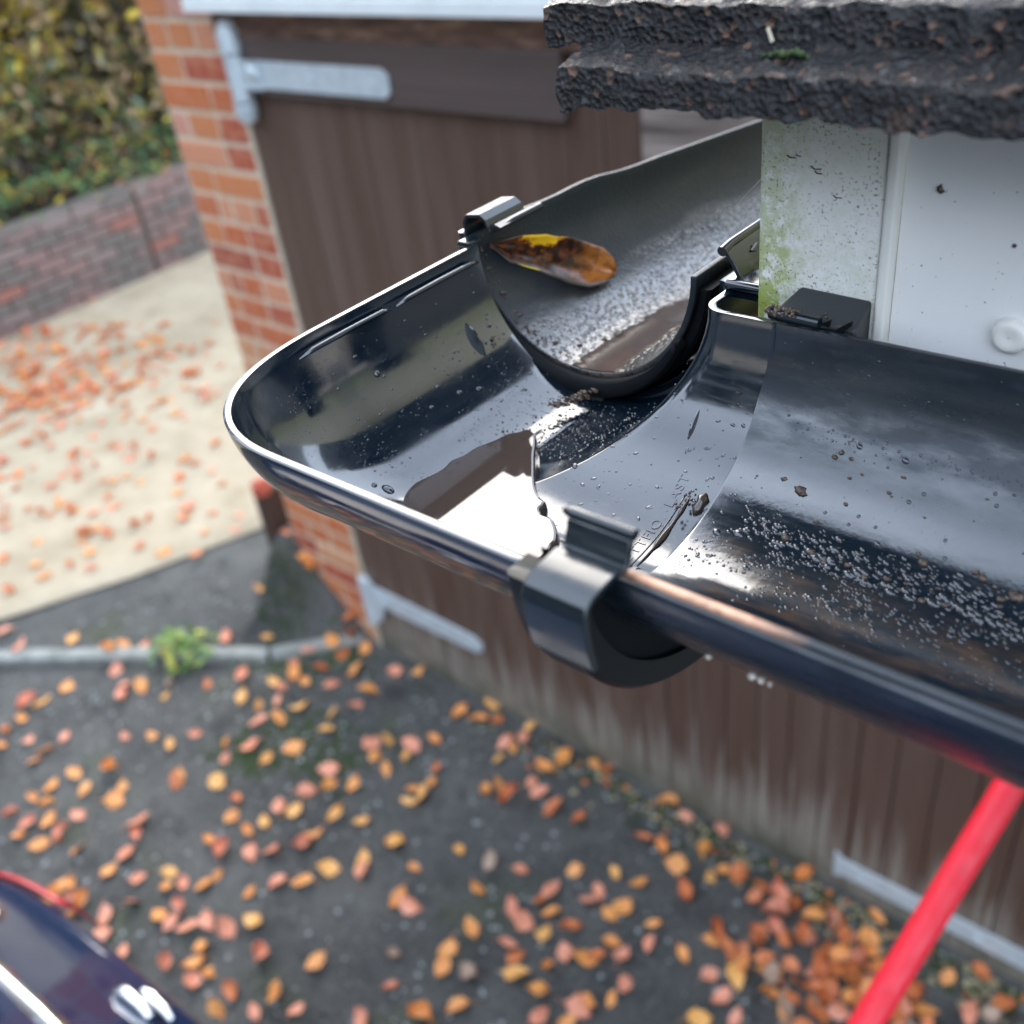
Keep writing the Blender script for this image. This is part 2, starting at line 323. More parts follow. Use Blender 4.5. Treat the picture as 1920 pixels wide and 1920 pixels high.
LEAVES = '''-3101,826,o -3110,733,y -3139,700,p -3095,647,o -3064,577,o -3031,543,o -2985,610,p -2872,619,o -2862,571,o -2878,690,p -2703,817,p -2630,871,o -2538,876,y -2512,954,p -2918,950,p -2862,981,o -2871,908,p -2751,1003,y -2783,1049,k -2670,1117,r -2584,1212,p -2471,1268,y -2426,1253,p -2431,1322,o -2379,1322,o -2483,1357,p -2448,1408,p -2380,1394,r -2286,1360,p -2267,1456,o -2157,1406,o -2506,1152,y -2426,1156,y -2384,1205,p -2307,1234,y -2363,1109,p -2319,1148,o -2178,1272,y -2141,1338,p -2139,1206,y -2383,985,o -2335,948,p -2302,1029,p -2215,1019,y -2179,1101,o -2014,1107,p -1984,1250,p -2608,712,o -2702,620,o -2518,684,o -2717,549,o -2613,606,o -2486,629,o -2718,493,o -2648,504,y -2595,474,o -2714,415,p -2627,388,o -2633,426,p -2535,409,o -2506,479,p -2536,537,p -2411,470,o -2299,601,p -2355,635,p -2394,796,r -2387,809,o -2268,871,y -2165,860,r -2124,814,o -2033,809,o -2022,863,y -2030,918,p -1984,936,y -2003,1002,p -1956,1051,y -1904,1109,o -1862,1002,y -1781,1025,y -2097,712,o -2045,719,p -1968,769,p -1928,805,p -1876,881,p -1870,914,o -2279,545,p -2267,482,o -2182,522,p -2119,585,y -2079,551,o -2057,582,p -1996,617,o -1994,657,o -1869,680,o -1822,746,p -1770,791,o -1744,862,y -1689,931,y -1652,911,p -2355,373,o -2323,395,o -2331,329,o -2281,371,p -2246,384,o -2112,460,p -2147,395,p -2217,328,o -2099,351,p -2001,361,p -2015,485,o -1989,540,p -1973,494,p -1919,510,p -1887,561,p -1832,572,p -1787,629,y -1696,567,p -1554,652,o -1885,411,p -1840,497,o -1820,458,o -1765,465,o -1785,418,p -1677,470,r -1668,420,o -1582,473,p -1584,534,o -1501,535,p -2154,1534,p -2088,1577,o -1828,1512,o -1753,1516,o -1708,1551,r -1595,1585,y -1760,1585,y -1973,1258,p -1945,1291,y -1930,1220,o -1865,1315,p -1842,1274,y -1862,1209,o -1817,1376,o -1734,1296,r -1707,1251,o -1739,1199,o -1718,1156,y -1696,1201,y -1625,1490,p -1584,1488,o -1587,1534,p -1597,1429,y -1544,1313,o -1534,1350,o -1475,1347,r -1458,1482,o -1428,1529,y -1455,1413,p -1416,1401,p -1346,1381,r -1262,1389,r -1346,1575,o -1301,1585,r -1644,1034,y -1543,1006,o -1479,1116,y -1388,1137,k -1297,1166,p -1356,1055,o -1516,910,o -1473,919,p -1176,1251,o -1082,1309,y -1013,1317,o -1082,1438,r -1019,1443,o -960,1423,o -900,1365,r -1085,1571,o -1024,1576,p -1084,1231,p -1090,1196,p -1187,1163,p -1195,1122,r -1150,1111,o -1231,1061,p -1195,1049,p -1123,1056,y -1079,1101,r -1022,1195,o -1007,1227,o -917,1236,o -1290,957,o -1309,877,o -1277,831,o -1182,971,p -1140,958,r -1115,929,y -1051,925,y -1055,981,o -1050,1042,p -1004,1062,o -978,1084,r -971,1132,o -928,1117,p -815,1210,o -892,1188,p -889,1015,o -886,1060,p -1348,714,p -1174,779,o -1407,790,k -1214,867,k -928,981,o -940,943,p -1003,880,p -944,910,o -1225,706,o -1342,621,p -915,1492,y -867,1441,y -855,1475,o -816,1488,r -921,1580,p -774,1317,r -769,1282,o -702,1291,r -674,1237,y -732,1201,p -682,1169,p -599,1279,r -621,1293,o -590,1244,o -541,1227,o -698,1090,y -631,1144,p -747,1486,r -703,1476,p -679,1431,p -655,1488,r -599,1481,o -559,1496,p -543,1399,r -519,1486,o -467,1503,o -463,1450,p -477,1397,o -519,1360,r -496,1283,r -447,1290,p -453,1396,o -420,1408,p -407,1454,o -441,1478,p -281,1520,o -684,1585,o -324,1368,o -323,1420,p -205,1460,p -352,1381,o -291,1397,o -342,1434,r -493,1326,r -447,1341,o -414,1353,r -390,1394,o -380,1425,p -370,1456,o -2886,1585,p -2924,1552,y -2669,1585,r -2592,1585,o -2570,1585,o -2409,1585,r -3309,975,y -3117,1073,o -3019,1110,p -2799,1312,p -2649,1382,y -3598,851,p -3413,828,p -3087,1000,o -3013,982,p -2865,1106,y -2911,1142,y -2418,1493,o -2365,1491,r -2328,1550,o -2381,1552,r'''
DRIVE_LEAVES = '''-4169,1371 -4032,1229 -3863,1346 -3740,1309 -3740,1218 -3632,1254 -3867,1133 -3756,1112 -3803,982 -4042,1081 -3585,1457 -3458,1487 -3321,1554 -3425,1670 -3328,1759 -3396,1833 -3517,1778 -3589,1686 -3643,1755 -3983,1575 -4008,1491 -3880,1432 -3821,1435 -4162,1687 -4041,1756 -3900,1874 -4008,1983 -4280,1880 -4174,1909 -4370,1721 -4512,1700 -4526,1772 -4770,1709 -4650,1880 -4420,1893 -4352,1616 -4458,1585 -4680,1487 -4860,1505 -4706,1405 -4427,1290 -4315,1346 -4356,1244 -4434,2083 -4661,2070 -4742,1982 -4891,1935 -5075,1825 -4933,1846 -5166,1697 -4636,2207 -4453,2237 -4369,2238 -4980,2336 -4458,2463 -4699,2707 -3989,2151 -3807,1982 -3673,1948 -3801,1794 -4991,2051 -4851,2560 -6111,2520 -4212,1434 -5013,1997 -5185,2503 -4274,1840 -6275,2215 -5278,2088 -5501,2140 -4108,1449 -5387,2365 -5412,2050 -4629,2326 -5470,2465 -5897,2369 -4912,2492 -5280,2060 -6044,2089 -5393,2220 -4446,2486 -4188,1464 -5665,2052 -5153,2061 -3787,1431 -4914,2759 -5412,2777 -4218,1354 -5217,3054 -5338,2094 -5196,2026 -4599,1707 -5799,2695 -5214,2309 -5148,2610 -4826,2166 -4545,2106 -5687,2105 -5748,2014 -5066,2632 -5420,2037 -3891,1379 -5090,2502 -5608,2293 -4603,1754 -4778,2575 -5857,2616 -4666,1467 -5961,2141 -6183,2460 -5327,1840 -5865,2259 -6071,2140 -4637,2273 -5377,2251 -5324,2084 -4268,1466 -5446,2634 -5101,2279 -5279,2709 -5296,1988 -5182,2545 -4958,2171 -5508,2063 -5390,2689 -5970,2188 -5419,1935 -5183,2059 -4074,1599 -5021,2400 -5713,2611 -5558,1899 -5525,2438 -5873,2115 -4275,1213 -5605,2644 -3876,1372 -5324,2737 -4448,1660 -5845,2388 -5412,2741 -5440,1917 -6154,2446 -3609,1691 -5428,1825 -5509,2909 -4539,1403 -5138,2296 -5127,2473 -5105,2722 -5495,2288 -5590,2151 -4947,2244 -3739,1601 -4560,2519 -5310,2222 -4123,1445 -5373,2642 -5330,2334 -4558,1319 -5763,2762 -5642,2664 -5723,2537 -5588,2194 -5206,1959 -4994,2413 -6151,2238 -5316,1951 -4888,2401 -5204,2606 -4810,2166 -5232,2304 -5091,2164 -4838,1481 -5835,2037 -5100,2274 -5406,2652 -5035,1865 -5197,2618 -4719,2557 -4777,2540 -3656,1731 -5076,2253 -5509,2910 -5483,2741 -5878,2557 -5844,2347 -5769,2726 -5302,1974 -3947,1990 -4623,2442 -4682,2445 -6073,2427 -5197,2194 -5830,2494 -5805,2095 -5214,2137 -4988,2732 -5337,1873 -5230,2540 -4629,2285 -4711,2122 -5277,2169 -5449,1975 -4985,1738 -5690,2674 -4391,1502 -5081,2607 -5491,1991 -5314,2358 -5078,2431 -5389,2093 -3746,1533 -5738,2209 -4545,2475 -5678,2055 -6164,2471 -6249,2201 -5000,2073 -6182,2285 -4418,2410 -5071,2139 -5247,2448 -4983,2317 -5335,1816 -5644,2022 -5188,2197 -5664,2562 -4973,2358 -4760,2552 -5401,2040 -5329,2732 -5001,2856 -5165,2662 -5947,2175 -4420,1870 -5022,2519 -5993,2443 -5776,2345 -4532,2446 -4898,2136 -5112,1956 -5570,2476 -5694,1890 -4831,2657 -5831,2306 -5625,1901 -5270,2189 -4661,1551 -5435,2135 -4943,2437 -5418,2528 -5337,2093 -4818,1435 -5814,2101 -6035,2488 -4145,1752 -5213,2154 -4103,1438 -5514,2864 -5502,1924 -5072,2042 -5629,2117 -4850,2362 -5036,2861 -5033,2229 -4220,1672 -5435,2405 -4987,2302 -4332,1914 -5652,2119 -4472,1875 -5098,2182 -5641,2799 -3745,1542 -5895,2652 -5652,2298 -5482,2014 -5935,2107 -5507,1877 -5170,2120 -5504,2133 -5576,2011 -5311,1933 -5452,2199 -5671,2074 -5805,2179 -5437,2453 -6605,2647 -5971,2388 -5025,1910 -5719,1895 -5167,1757 -5416,1857 -5837,2165 -5335,2103 -5614,2264 -5229,1915 -5980,2321 -5583,2216 -5221,2134 -5583,2049 -5438,1948 -5292,1933 -4947,1886 -5337,1993 -4942,1659 -6090,2562 -4901,1658 -5371,1896 -5948,2630 -5973,2400 -5374,2036 -5502,2163 -5448,2058 -5461,1879 -5374,1794 -5455,2140 -6235,2378 -5467,2219 -4868,1730 -5262,1879 -5537,1907 -5213,2137 -6304,2413 -5759,2376 -5609,2280 -5805,2169 -5154,2053 -5582,2334 -5574,2392 -5303,2051 -6147,2346 -5388,2135 -6579,2705 -5300,1960 -5378,2000 -5217,2030 -5519,1870 -5585,2235 -5476,1903 -5173,2041 -5080,2066 -5119,1866 -5817,2063 -5236,1910 -6312,2389 -5394,2240 -5347,1799 -5489,2355 -5756,2161 -5157,1629 -5920,2229 -6062,2245 -6028,2349 -5199,2361 -5133,1933 -5607,2210 -6351,2890 -5381,1982 -5019,1956 -5942,2312 -5846,2253 -7332,3230 -5393,1984 -5389,1925 -5759,2356 -6467,2653 -5185,2098 -6426,2260 -5270,1903 -5836,2288 -6348,2282 -5162,2185 -5518,2272 -5453,2422 -6023,2045 -4906,1841 -5733,1911 -5411,2116 -5682,1875 -6057,2630 -5154,2145 -5571,1869 -5475,2111 -5299,1723 -5974,2668'''
# ================================================================== LARGE STRUCTURE
G = -H
def mound(x, y):
    """the tarmac ramps up against the left foot of the brick pier"""
    if x < -2.78 or x > -2.2 or y < .95: return 0
    yk = 1.115 + .66 * (x + 2.935) + .04
    a = min(max((-2.30 - x) / .38, 0), 1); e = 1 if x > -2.72 else max(0, 1 - (-2.72 - x) / .05)
    d = min(max((y - yk) / max(.05, 1.59 - yk), 0), 1); d = d * d * (3 - 2 * d)
    return .36 * (a ** 1.2) * d * e
mb = MB(); xs = [-40, -20, -8] + [-4.6 + .05 * i for i in range(104)] + [1.5, 4, 12, 40]; ys = [-40, -15, -6] + [-1.0 + .05 * i for i in range(53)] + [2.5, 5, 12, 40]
vs, fs = quadgrid([[(x, y, G + mound(x, y) + (.004 * noise.noise((x * 2.3, y * 2.3, 0)) if abs(x) < 5 and abs(y) < 2 else 0)) for x in xs] for y in ys])
tag(obj('tarmac', vs, fs, M_tar, None, 180, (0, 0, G)), kind='structure')
# pale concrete drive left of the tarmac
de = [(-4.9, -2.2), (-4.35, -.5), (-3.95, .35), (-3.69, .87), (-3.455, 1.325), (-3.245, 1.85), (-3.0, 2.6), (-2.6, 3.6), (-2.3, 6.5)]
rows = []
for (x, y) in de:
    rows.append([(-6.385 + (x + 6.385) * t, y, G + .02 - (.0 if t < 1 else .012)) for t in [i / 12 for i in range(12)] + [.995, 1.0]])
vs, fs = quadgrid(rows)
tag(obj('concrete_drive', vs, fs, M_drive, None, 180, (-5, 1, G)), kind='structure')
tag(obj('planting_bed', *quadgrid([[(-6.6 - 2.2 * i, y, -1.84 + .3 * i + .06 * noise.noise((i * 3, y, 0))) for i in range(5)] for y in [-6 + .6 * k for k in range(32)]]), M_soil, None, 180, (-7, 1, -1.84)), kind='structure')

# ---- garage doors
left = thing('garage_door', 'left garage door leaf, brown boards worn grey at the foot, two grey strap hinges', 'garage door', (-1.7, 1.61, G), 'brown double garage doors')
right = thing('garage_door', 'right garage door leaf with weathered top rail, behind the red pole', 'garage door', (-.5, 1.61, G), 'brown double garage doors')
plank_me = {}
def plank(parent, x0, x1, z0, z1, y=1.6):
    m = MB(); c = .0015; w2 = (x1 - x0 - .0016) / 2
    m.prism([(-w2, .02), (-w2, c), (-w2 + c, 0), (w2 - c, 0), (w2, c), (w2, .02)], 'z', z0, z1)
    if 'p' not in plank_me:
        o = m.build('plank', M_door, parent, None, (0, 0, G)); plank_me['p'] = o.data
        o.data.transform(Matrix.Translation(Vector((0, 0, 0))))
    else:
        o = bpy.data.objects.new('plank', plank_me['p']); COL.objects.link(o); o.parent = parent
    o.location = Vector(((x0 + x1) / 2, y + random.uniform(-.0015, .0015), 0)) - wloc(parent)
    return o
for i in range(14): plank(left, -2.283 + i * .0846, -2.283 + (i + 1) * .0846, G + .008, -.345)
for i in range(14): plank(right, -1.092 + i * .0862, -1.092 + (i + 1) * .0862, G + .008, -.345)
m = MB(); m.box(-2.2, -1.252, 1.572, 1.598, -.512, -.385); bevel(m.build('rail', M_rail, left), .004)
m = MB(); m.box(-1.08, .1, 1.572, 1.598, -.64, -.40); bevel(m.build('rail', M_railg, right), .004)
m = MB(); m.box(-2.27, -1.1, 1.63, 1.65, G + .02, -.36); m.build('backing', M_rail, left)
m = MB(); m.box(-1.08, .1, 1.63, 1.65, G + .02, -.36); m.build('backing', M_rail, right)
def strap(parent, x0, x1, z, hw, yf, end=.02, hw0=None):
    m = MB(); hw0 = hw0 or hw
    m.prism([(x0, z - hw0), (x1 - end, z - hw), (x1, z - hw + end * .6), (x1, z + hw - end * .6), (x1 - end, z + hw), (x0, z + hw0)], 'y', yf - .006, yf)
    o = bevel(m.build('strap_hinge', M_galv, parent), .0015)
    b = MB()
    for t in (.12, .5, .9):
        x = x0 + (x1 - x0) * t; b.dome((x, yf - .006, z), (0, -1, 0), .008, .004, 8, 2)
    b.build('bolt', M_galv, o, 60)
    return o
s = strap(left, -2.215, -1.712, -.463, .031, 1.571)
m = MB(); m.tube([(-2.235, 1.565, -.575), (-2.235, 1.565, -.555), (-2.235, 1.565, -.53)], [.02, .028, .028], 12); m.tube([(-2.235, 1.565, -.525), (-2.235, 1.565, -.42)], .025, 14)
m.tube([(-2.235, 1.565, -.415), (-2.235, 1.565, -.37), (-2.235, 1.565, -.345)], [.028, .028, .016], 12); m.box(-2.275, -2.225, 1.575, 1.585, -.56, -.35)
m.box(-2.235, -2.145, 1.553, 1.572, -.495, -.432); m.dome((-2.16, 1.553, -.455), (0, -1, 0), .016, .01, 10, 3)
m.build('hinge_knuckle', M_galv, s, 40)
s = strap(left, -2.235, -1.765, -2.125, .033, 1.598, .03, .04)
m = MB(); m.tube([(-2.275, 1.585, -2.25), (-2.275, 1.585, -2.06)], .02, 12); m.prism([(-2.3, -2.25), (-2.225, -2.22), (-2.2, -2.15), (-2.235, -2.07), (-2.3, -2.055)], 'y', 1.58, 1.59)
m.build('hinge_knuckle', M_galv, s, 40)
strap(right, .1, -.606, -2.28, .031, 1.598, -.025)

# ---- brick pier
pier = thing('brick_pier', 'orange brick pier left of the garage door', 'brick pier', (-2.475, 1.7, G))
m = MB(); m.box(-2.646, -2.303, 1.604, 1.82, G, -.06); m.build('mortar_core', M_mort, pier)
m = MB()
for k in range(46): 
    z0 = G + k * .05; j = random.uniform(-.002, .002); m.box(-2.303, -2.290 + j, 1.599, 1.64, z0, z0 + .05)
m.build('mortar_fillet', M_mort, pier)
bricks_me = {}
def brick(parent, c, size, mt, axis):
    key = (round(size[0], 3), round(size[1], 3), round(size[2], 3), mt.name, random.randrange(2))
    if key not in bricks_me:
        bm = bmesh.new(); bmesh.ops.create_cube(bm, size=1)
        for v in bm.verts: v.co = Vector((v.co.x * size[0] + random.uniform(-.0015, .0015), v.co.y * size[1] + random.uniform(-.001, .001), v.co.z * size[2] + random.uniform(-.0015, .0015)))
        bmesh.ops.bevel(bm, geom=bm.edges[:], offset=.003, segments=1, affect='EDGES')
        me = bpy.data.meshes.new('brick'); bm.to_mesh(me); bm.free(); me.materials.append(mt); bricks_me[key] = me
    o = bpy.data.objects.new('brick', bricks_me[key]); COL.objects.link(o); o.parent = parent
    o.location = V(c) - wloc(parent); return o
for k in range(31):
    z = G + .0375 + k * .075; x = -2.646
    pats = [[.215, .128], [.128, .215], [.1, .05, .115, .078], [.06, .06, .1, .123], [.115, .06, .1, .068], [.08, .135, .128], [.1, .243 - .128, .128]]
    p = pats[(k * 5 + 2) % 7] if k % 3 else pats[k % 2]
    for wd in p:
        brick(pier, (x + wd / 2, 1.604 + .0475 - .004 + random.uniform(-.002, .002), z), (wd - .012, .095, .0625), M_brick, 'x'); x += wd

# ---- white board and rotten lintel over the doors, garage roof above (ahead of the camera)
tag(bevel((lambda m: (m.box(-2.28, 2.6, 1.50, 1.525, -.314, -.11), m.box(-2.28, 2.6, 1.492, 1.4995, -.314, -.287), m.build('white_fascia_board', M_white))[2])(MB()), .002),
    'white painted board across the top of the garage doors', 'fascia board')
m = MB(); m.box(-2.30, 2.5, 1.575, 1.66, -.385, -.312); tag(m.build('door_lintel', M_lint), 'rotten brown timber lintel between white board and doors', 'lintel')
roof2 = thing('garage_roof', 'brown tiled garage roof rising above the white board', 'roof', (0, 1.45, -.1))
me0 = None
for i in range(26):
    y0 = 1.42 + i * .092; z0 = -.10 + i * .034
    m = MB(); m.prism([(y0, z0), (y0 + .20, z0 + .082), (y0 + .195, z0 + .096), (y0 - .006, z0 + .012)], 'x', -2.6, 2.8); m.build('tile_course', M_tile, roof2)

# ---- porch roof corner: soffit, fascias, eaves tiles
por = thing('porch_roof', 'dark granular roof tiles overhanging the white fascia corner', 'roof', (.3, .5, -.1))
m = MB(); m.box(-.125, 2.6, .262, 1.56, -.165, -.150); m.build('soffit', M_white, por)
def tile(parent, x0, x1, y0, z0, th, pitch, length, fine, seed):
    cp, sp_ = math.cos(rad(pitch)), math.sin(rad(pitch))
    us = [i * .0014 for i in range(int((x1 - x0) / .0014) + 1)] if fine else [i * .02 for i in range(int((x1 - x0) / .02) + 1)]
    L = ([i * .0014 for i in range(30)] + [.042 + .01 * i for i in range(int((length - .04) / .01))]) if fine else [i * .02 for i in range(int(length / .02) + 1)]
    T = [0, .2, .4, .6, .8, 1]
    loop = [(l, 1.0) for l in L[::-1]] + [(0, t) for t in T[-2:0:-1]] + [(l, 0.0) for l in L]        # top back->front, front face down, underside
    def P(u, l, t):
        px_, py_, pz_ = x0 + u, y0 + l * cp - t * th * sp_ * 0, z0 + l * sp_ + t * th
        q_ = Vector((px_ * 1, py_, pz_)) ; o_ = Vector((seed * 3.1, seed, 0))
        n1 = noise.noise_vector(q_ * 55 + o_) * .0013; n2 = noise.noise_vector(q_ * 190 + o_) * .0011; n3 = noise.noise_vector(q_ * 430 + o_) * .0006
        e = 0
        if t < .5: e = -abs(noise.noise(Vector((px_ * 70, 0, seed)))) * .0022 - abs(noise.noise(Vector((px_ * 210, 3, seed)))) * .0012 if l < .012 else 0
        d = n1 + n2 + n3
        return Vector((px_, py_, pz_ + e)) + d * (1 if fine else .6)
    rows = []
    for u in us: rows.append([P(u, l, t) for (l, t) in loop])
    vs, fs = quadgrid(rows); n = len(loop)
    m = MB(); m.add(vs, fs); e0 = [tuple(range(n))]; e1 = [tuple((len(us) - 1) * n + k for k in range(n))[::-1]]
    m.f += e0 + e1; m.m += [0, 0]
    # left end face as a rough strip
    o = m.build('tile', M_tile, parent, 60); return recalc(o)
PIT = 19
tile(por, -.1670, .175, .2100, -.0636, .0083, PIT, .16, True, 1)
tile(por, -.1800, .163, .2222, -.0522, .0091, PIT, .26, True, 5)
tile(por, .178, .51, .2100, -.0636, .0083, PIT, .16, False, 2); tile(por, .166, .5, .2222, -.0522, .0091, PIT, .26, False, 3)
for r in range(1, 14):
    for c_ in range(-1, 8):
        x0 = -.17 + .334 * c_ - (.167 if r % 2 else 0)
        if x0 < -.2 and x0 + .33 < -.05: continue
        x1 = x0 + .33; x0 = max(x0, -.165)
        if r < 3 or c_ < 3: tile(por, x0, x1, .2222 + .095 * r, -.0522 + .036 * r + .0080, .009, 17, .2, False, r * 9 + c_)
m = MB()
for i in range(26):
    k = random.gauss(0, .8); m.lump((-.1120 + k * .0032, .2180 + random.gauss(0, .0006), -.0525 + random.random() * .0010), random.uniform(.0003, .0009))
tag(m.build('moss_tuft', M_moss, None, 180), 'small green moss tuft between the two roof tile layers', 'moss')
m = MB(); m.prism([(-.1172, -.0474), (-.1168, -.0471), (-.1155, -.0500), (-.1160, -.0503)], 'y', .2202, .2210)
tag(m.build('leaf_scrap', leafm('scrap', (.6, .55, .4), (.5, .42, .3)), None), 'pale straw scrap caught under the upper roof tile', 'leaf scrap')

fas = thing('fascia', 'white plastic fascia with green algae stained corner trim', 'fascia', (-.1, .256, -.2))
m = MB(); m.box(-.0955, 2.6, .2525, .2625, -.21, -.055); m.build('board', M_fas, fas)
m = MB(); m.box(-.1335, -.0990, .2495, .2525, -.21, -.055); m.box(-.1335, -.1300, .2525, 1.52, -.21, -.055); bevel(m.build('corner_trim', M_fasc, fas), .0007)
m = MB(); m.box(-.0988, -.0957, .2485, .2535, -.21, -.055); bevel(m.build('joint_strip', M_strip, fas), .0008)
m = MB(); m.dome((-.0647, .2525, -.1237), (0, -1, 0), .0046, .0026, 24, 5, (1, 0, 0)); sc_ = m
m2 = MB()
vsr = []; 
for (r_, h_) in ((.0047, 0), (.0046, .0012), (.0040, .0022), (.0030, .0026), (.0018, .0023), (0.0002, .0022)):
    vsr.append([(-.0647 + r_ * math.cos(2 * PI * k / 24), .2524 - h_, -.1237 + r_ * math.sin(2 * PI * k / 24)) for k in range(25)])
m2.add(*quadgrid(vsr)); recalc(m2.build('screw_cap', M_strip, fas, 60))
for (x, y, r_, lb) in ((-.0863, -.0894, .0011, 'largest black dirt fleck on the plain white fascia board'), (-.0675, -.1010, .0006, 'small black dirt fleck above the screw cap on the white fascia')):
    m = MB(); m.lump((x, .2522, y), r_, 0, (1, .6, 1)); tag(m.build('dirt_fleck', M_grit, None, 180), lb, 'dirt', 'flecks on the fascia')
for (x, z, e, lb) in ((-.1245, -.0845, 1, 'left fibre of the upper pair on the algae stained trim'), (-.1225, -.0838, .6, 'shorter right fibre of the upper pair on the algae stained trim'), (-.1175, -.0868, 1.2, 'longest dark fibre in the middle of the algae stained trim'), (-.1168, -.0878, .8, 'short fibre just below the longest one on the algae stained trim'), (-.1112, -.0935, 1, 'lowest dark fibre on the algae stained trim')):
    m = MB(); m.tube([(x - .0012 * e, .2492, z + .0006 * e), (x - .0003, .2490, z + .0001), (x + .0012 * e, .2492, z - .0004 + .0005 * e)], .00016, 5)
    tag(m.build('plant_fibre', M_grit, None, 180), lb, 'plant fibre', 'fibres stuck on the corner trim')
# ================================================================== GUTTERS
XC, YC, ZC, BD = -.1930, .1790, -.125, .0500
A1O, A1I, A2O, A2I = .0600, .0570, .0488, .0487
X_END1, Y_END2 = -.1205, .283
SE = 2.45
def zs(s, p=2.0): return ZC - BD * max(0, 1 - abs(s) ** p) ** (1 / p)
NP = 1.62                      # the outer front wall is straighter than a half round
def corner_z(x, y):
    """height of the corner fitting's inner floor"""
    u = (x - XC) / (A2I if x > XC else A2O); v = (y - YC) / (A1I if y > YC else A1O)
    if x > XC and y > YC: s = min(abs(u), abs(v))
    elif x > XC: return zs(min(abs(v), .999), 2 if v > 0 else NP)
    elif y > YC: s = abs(u)
    else: return zs(min((abs(u) ** SE + abs(v) ** SE) ** (1 / SE), .999), 2 - (2 - NP) * (math.atan2(abs(v) ** (SE / 2), abs(u) ** (SE / 2) + 1e-9) / (PI / 2)) ** 1.5)
    return zs(min(s, .999))
corner = thing('gutter_corner', 'glossy black gutter corner fitting holding a puddle of rainwater', 'gutter corner', (XC, YC, -.19))
TH = [i * PI / 36 for i in range(19)]      # 0 (rim) .. 90 (bottom)
lin = lambda a, b, n: [a + (b - a) * i / n for i in range(n + 1)]
m = MB()
def patch(rows): m.add(*quadgrid(rows))
patch([[(x, YC - A1O * math.cos(t), zs(math.cos(t), NP)) for t in TH] for x in lin(XC, -.110, 12)])
patch([[(XC - A2O * math.cos(t), y, zs(math.cos(t))) for t in TH] for y in lin(YC, .2496, 12)])
def se(ph): 
    c, s_ = math.cos(ph), math.sin(ph); return max(c, 0) ** (2 / SE), max(s_, 0) ** (2 / SE)
bow = []
for i in range(33):
    cx, cy = se(PI / 2 * i / 32); pe = 2 - (2 - NP) * (i / 32) ** 1.5; bow.append([(XC - A2O * cx * math.cos(t), YC - A1O * cy * math.cos(t), zs(math.cos(t), pe)) for t in TH])
patch(bow)
def fr(s): return .0006 + .0058 * s ** 3
patch([[(xx, YC + A1I * math.cos(t), zs(math.cos(t))) for t in TH] for xx in [0]] ) if False else None
r4 = []; r5 = []; r6 = []
for i in range(13):
    k = i / 12
    r4.append([((XC + A2I * math.cos(t) + fr(math.cos(t))) * (1 - k) + X_END1 * k, YC + A1I * math.cos(t), zs(math.cos(t))) for t in TH])
    r5.append([(XC + A2I * math.cos(t), (YC + A1I * math.cos(t) + fr(math.cos(t))) * (1 - k) + Y_END2 * k, zs(math.cos(t))) for t in TH])
for i in range(9):
    an = PI / 2 * i / 8
    r6.append([(XC + A2I * math.cos(t) + fr(math.cos(t)) * (1 - math.sin(an)), YC + A1I * math.cos(t) + fr(math.cos(t)) * (1 - math.cos(an)), zs(math.cos(t))) for t in TH])
patch(r4); patch(r5); patch(r6)
body = m.build('trough', M_new, corner, 180); recalc(body)
f = min(body.data.polygons, key=lambda p: p.center.z)
if f.normal.z < 0: body.data.flip_normals()
solid(body, .0021, -1); bevel(body, .0005, 2, 50)
# thin lip inside the outer rim of the side arm
m = MB(); 
def lipline(y0, y1): m.tube([(-.2382, y0, -.1294), (-.2388, y0 + .006, -.1290), (-.2390, (y0 + y1) / 2, -.1290), (-.2392, y1 - .004, -.1292), (-.2390, y1, -.1298)], [.0003, .0009, .001, .001, .0004], 8)
lipline(.163, .203); lipline(.2045, .246); m.build('rim_lip', M_new, corner, 180)
m = MB()
for p0, p1 in (((-.2435, .1795, -.1249), (-.2435, .1795, -.126)),): pass
# union collar on the front arm and its flat end face
def collar(name, ax, a0, a1, cx, ro, ri, bo, bi, mt, half=(0, PI)):
    mm = MB(); rows = []
    for i in range(41):
        t = half[0] + (half[1] - half[0]) * i / 40; c, s_ = math.cos(t), math.sin(t)
        pr = [(a0, ri, bi), (a0, ro - .001, bo - .001), (a0 + .001 * (1 if a1 > a0 else -1), ro, bo), (a1 - .001 * (1 if a1 > a0 else -1), ro, bo), (a1, ro - .001, bo - .001), (a1, ri, bi), (a0, ri, bi)]
        rows.append([((a, cx + r_ * c, ZC - b_ * s_) if ax == 'x' else (cx + r_ * c, a, ZC - b_ * s_)) for a, r_, b_ in pr])
    mm.add(*quadgrid(rows)); n = len(rows[0])
    mm.f.append(tuple(range(n - 1))); mm.f.append(tuple(len(rows) * n - n + k for k in range(n - 1))); mm.m += [0, 0]
    return recalc(mm.build(name, mt, corner, 30))
collar('union_collar', 'x', -.1145, -.1005, .1795, .0668, .0592, .0585, .0515, M_collar)
def front_seal():
    GBo = .0455; rows = []
    for i in range(61):
        t = PI * i / 60; c_, s_ = math.cos(t), math.sin(t); zz = (max(0, 1 - abs(c_) ** NP) ** (1 / NP) if t > PI / 2 else s_)
        a_, b_ = (.1806 + (.0556 + .0017) * c_, ZC - (GBo + .0017) * zz), (.1795 + .0594 * c_, ZC - .0517 * s_)
        rows.append([(-.1135, *a_), (-.1020, *a_), (-.1024, (a_[0] + b_[0]) / 2, (a_[1] + b_[1]) / 2), (-.1020, *b_), (-.1135, *b_)])
    mm = MB(); mm.add(*quadgrid(rows)); return recalc(mm.build('seal', M_rubber, corner, 40))
front_seal()  # rubber seal, widened to fill the joint's shadow gap with black
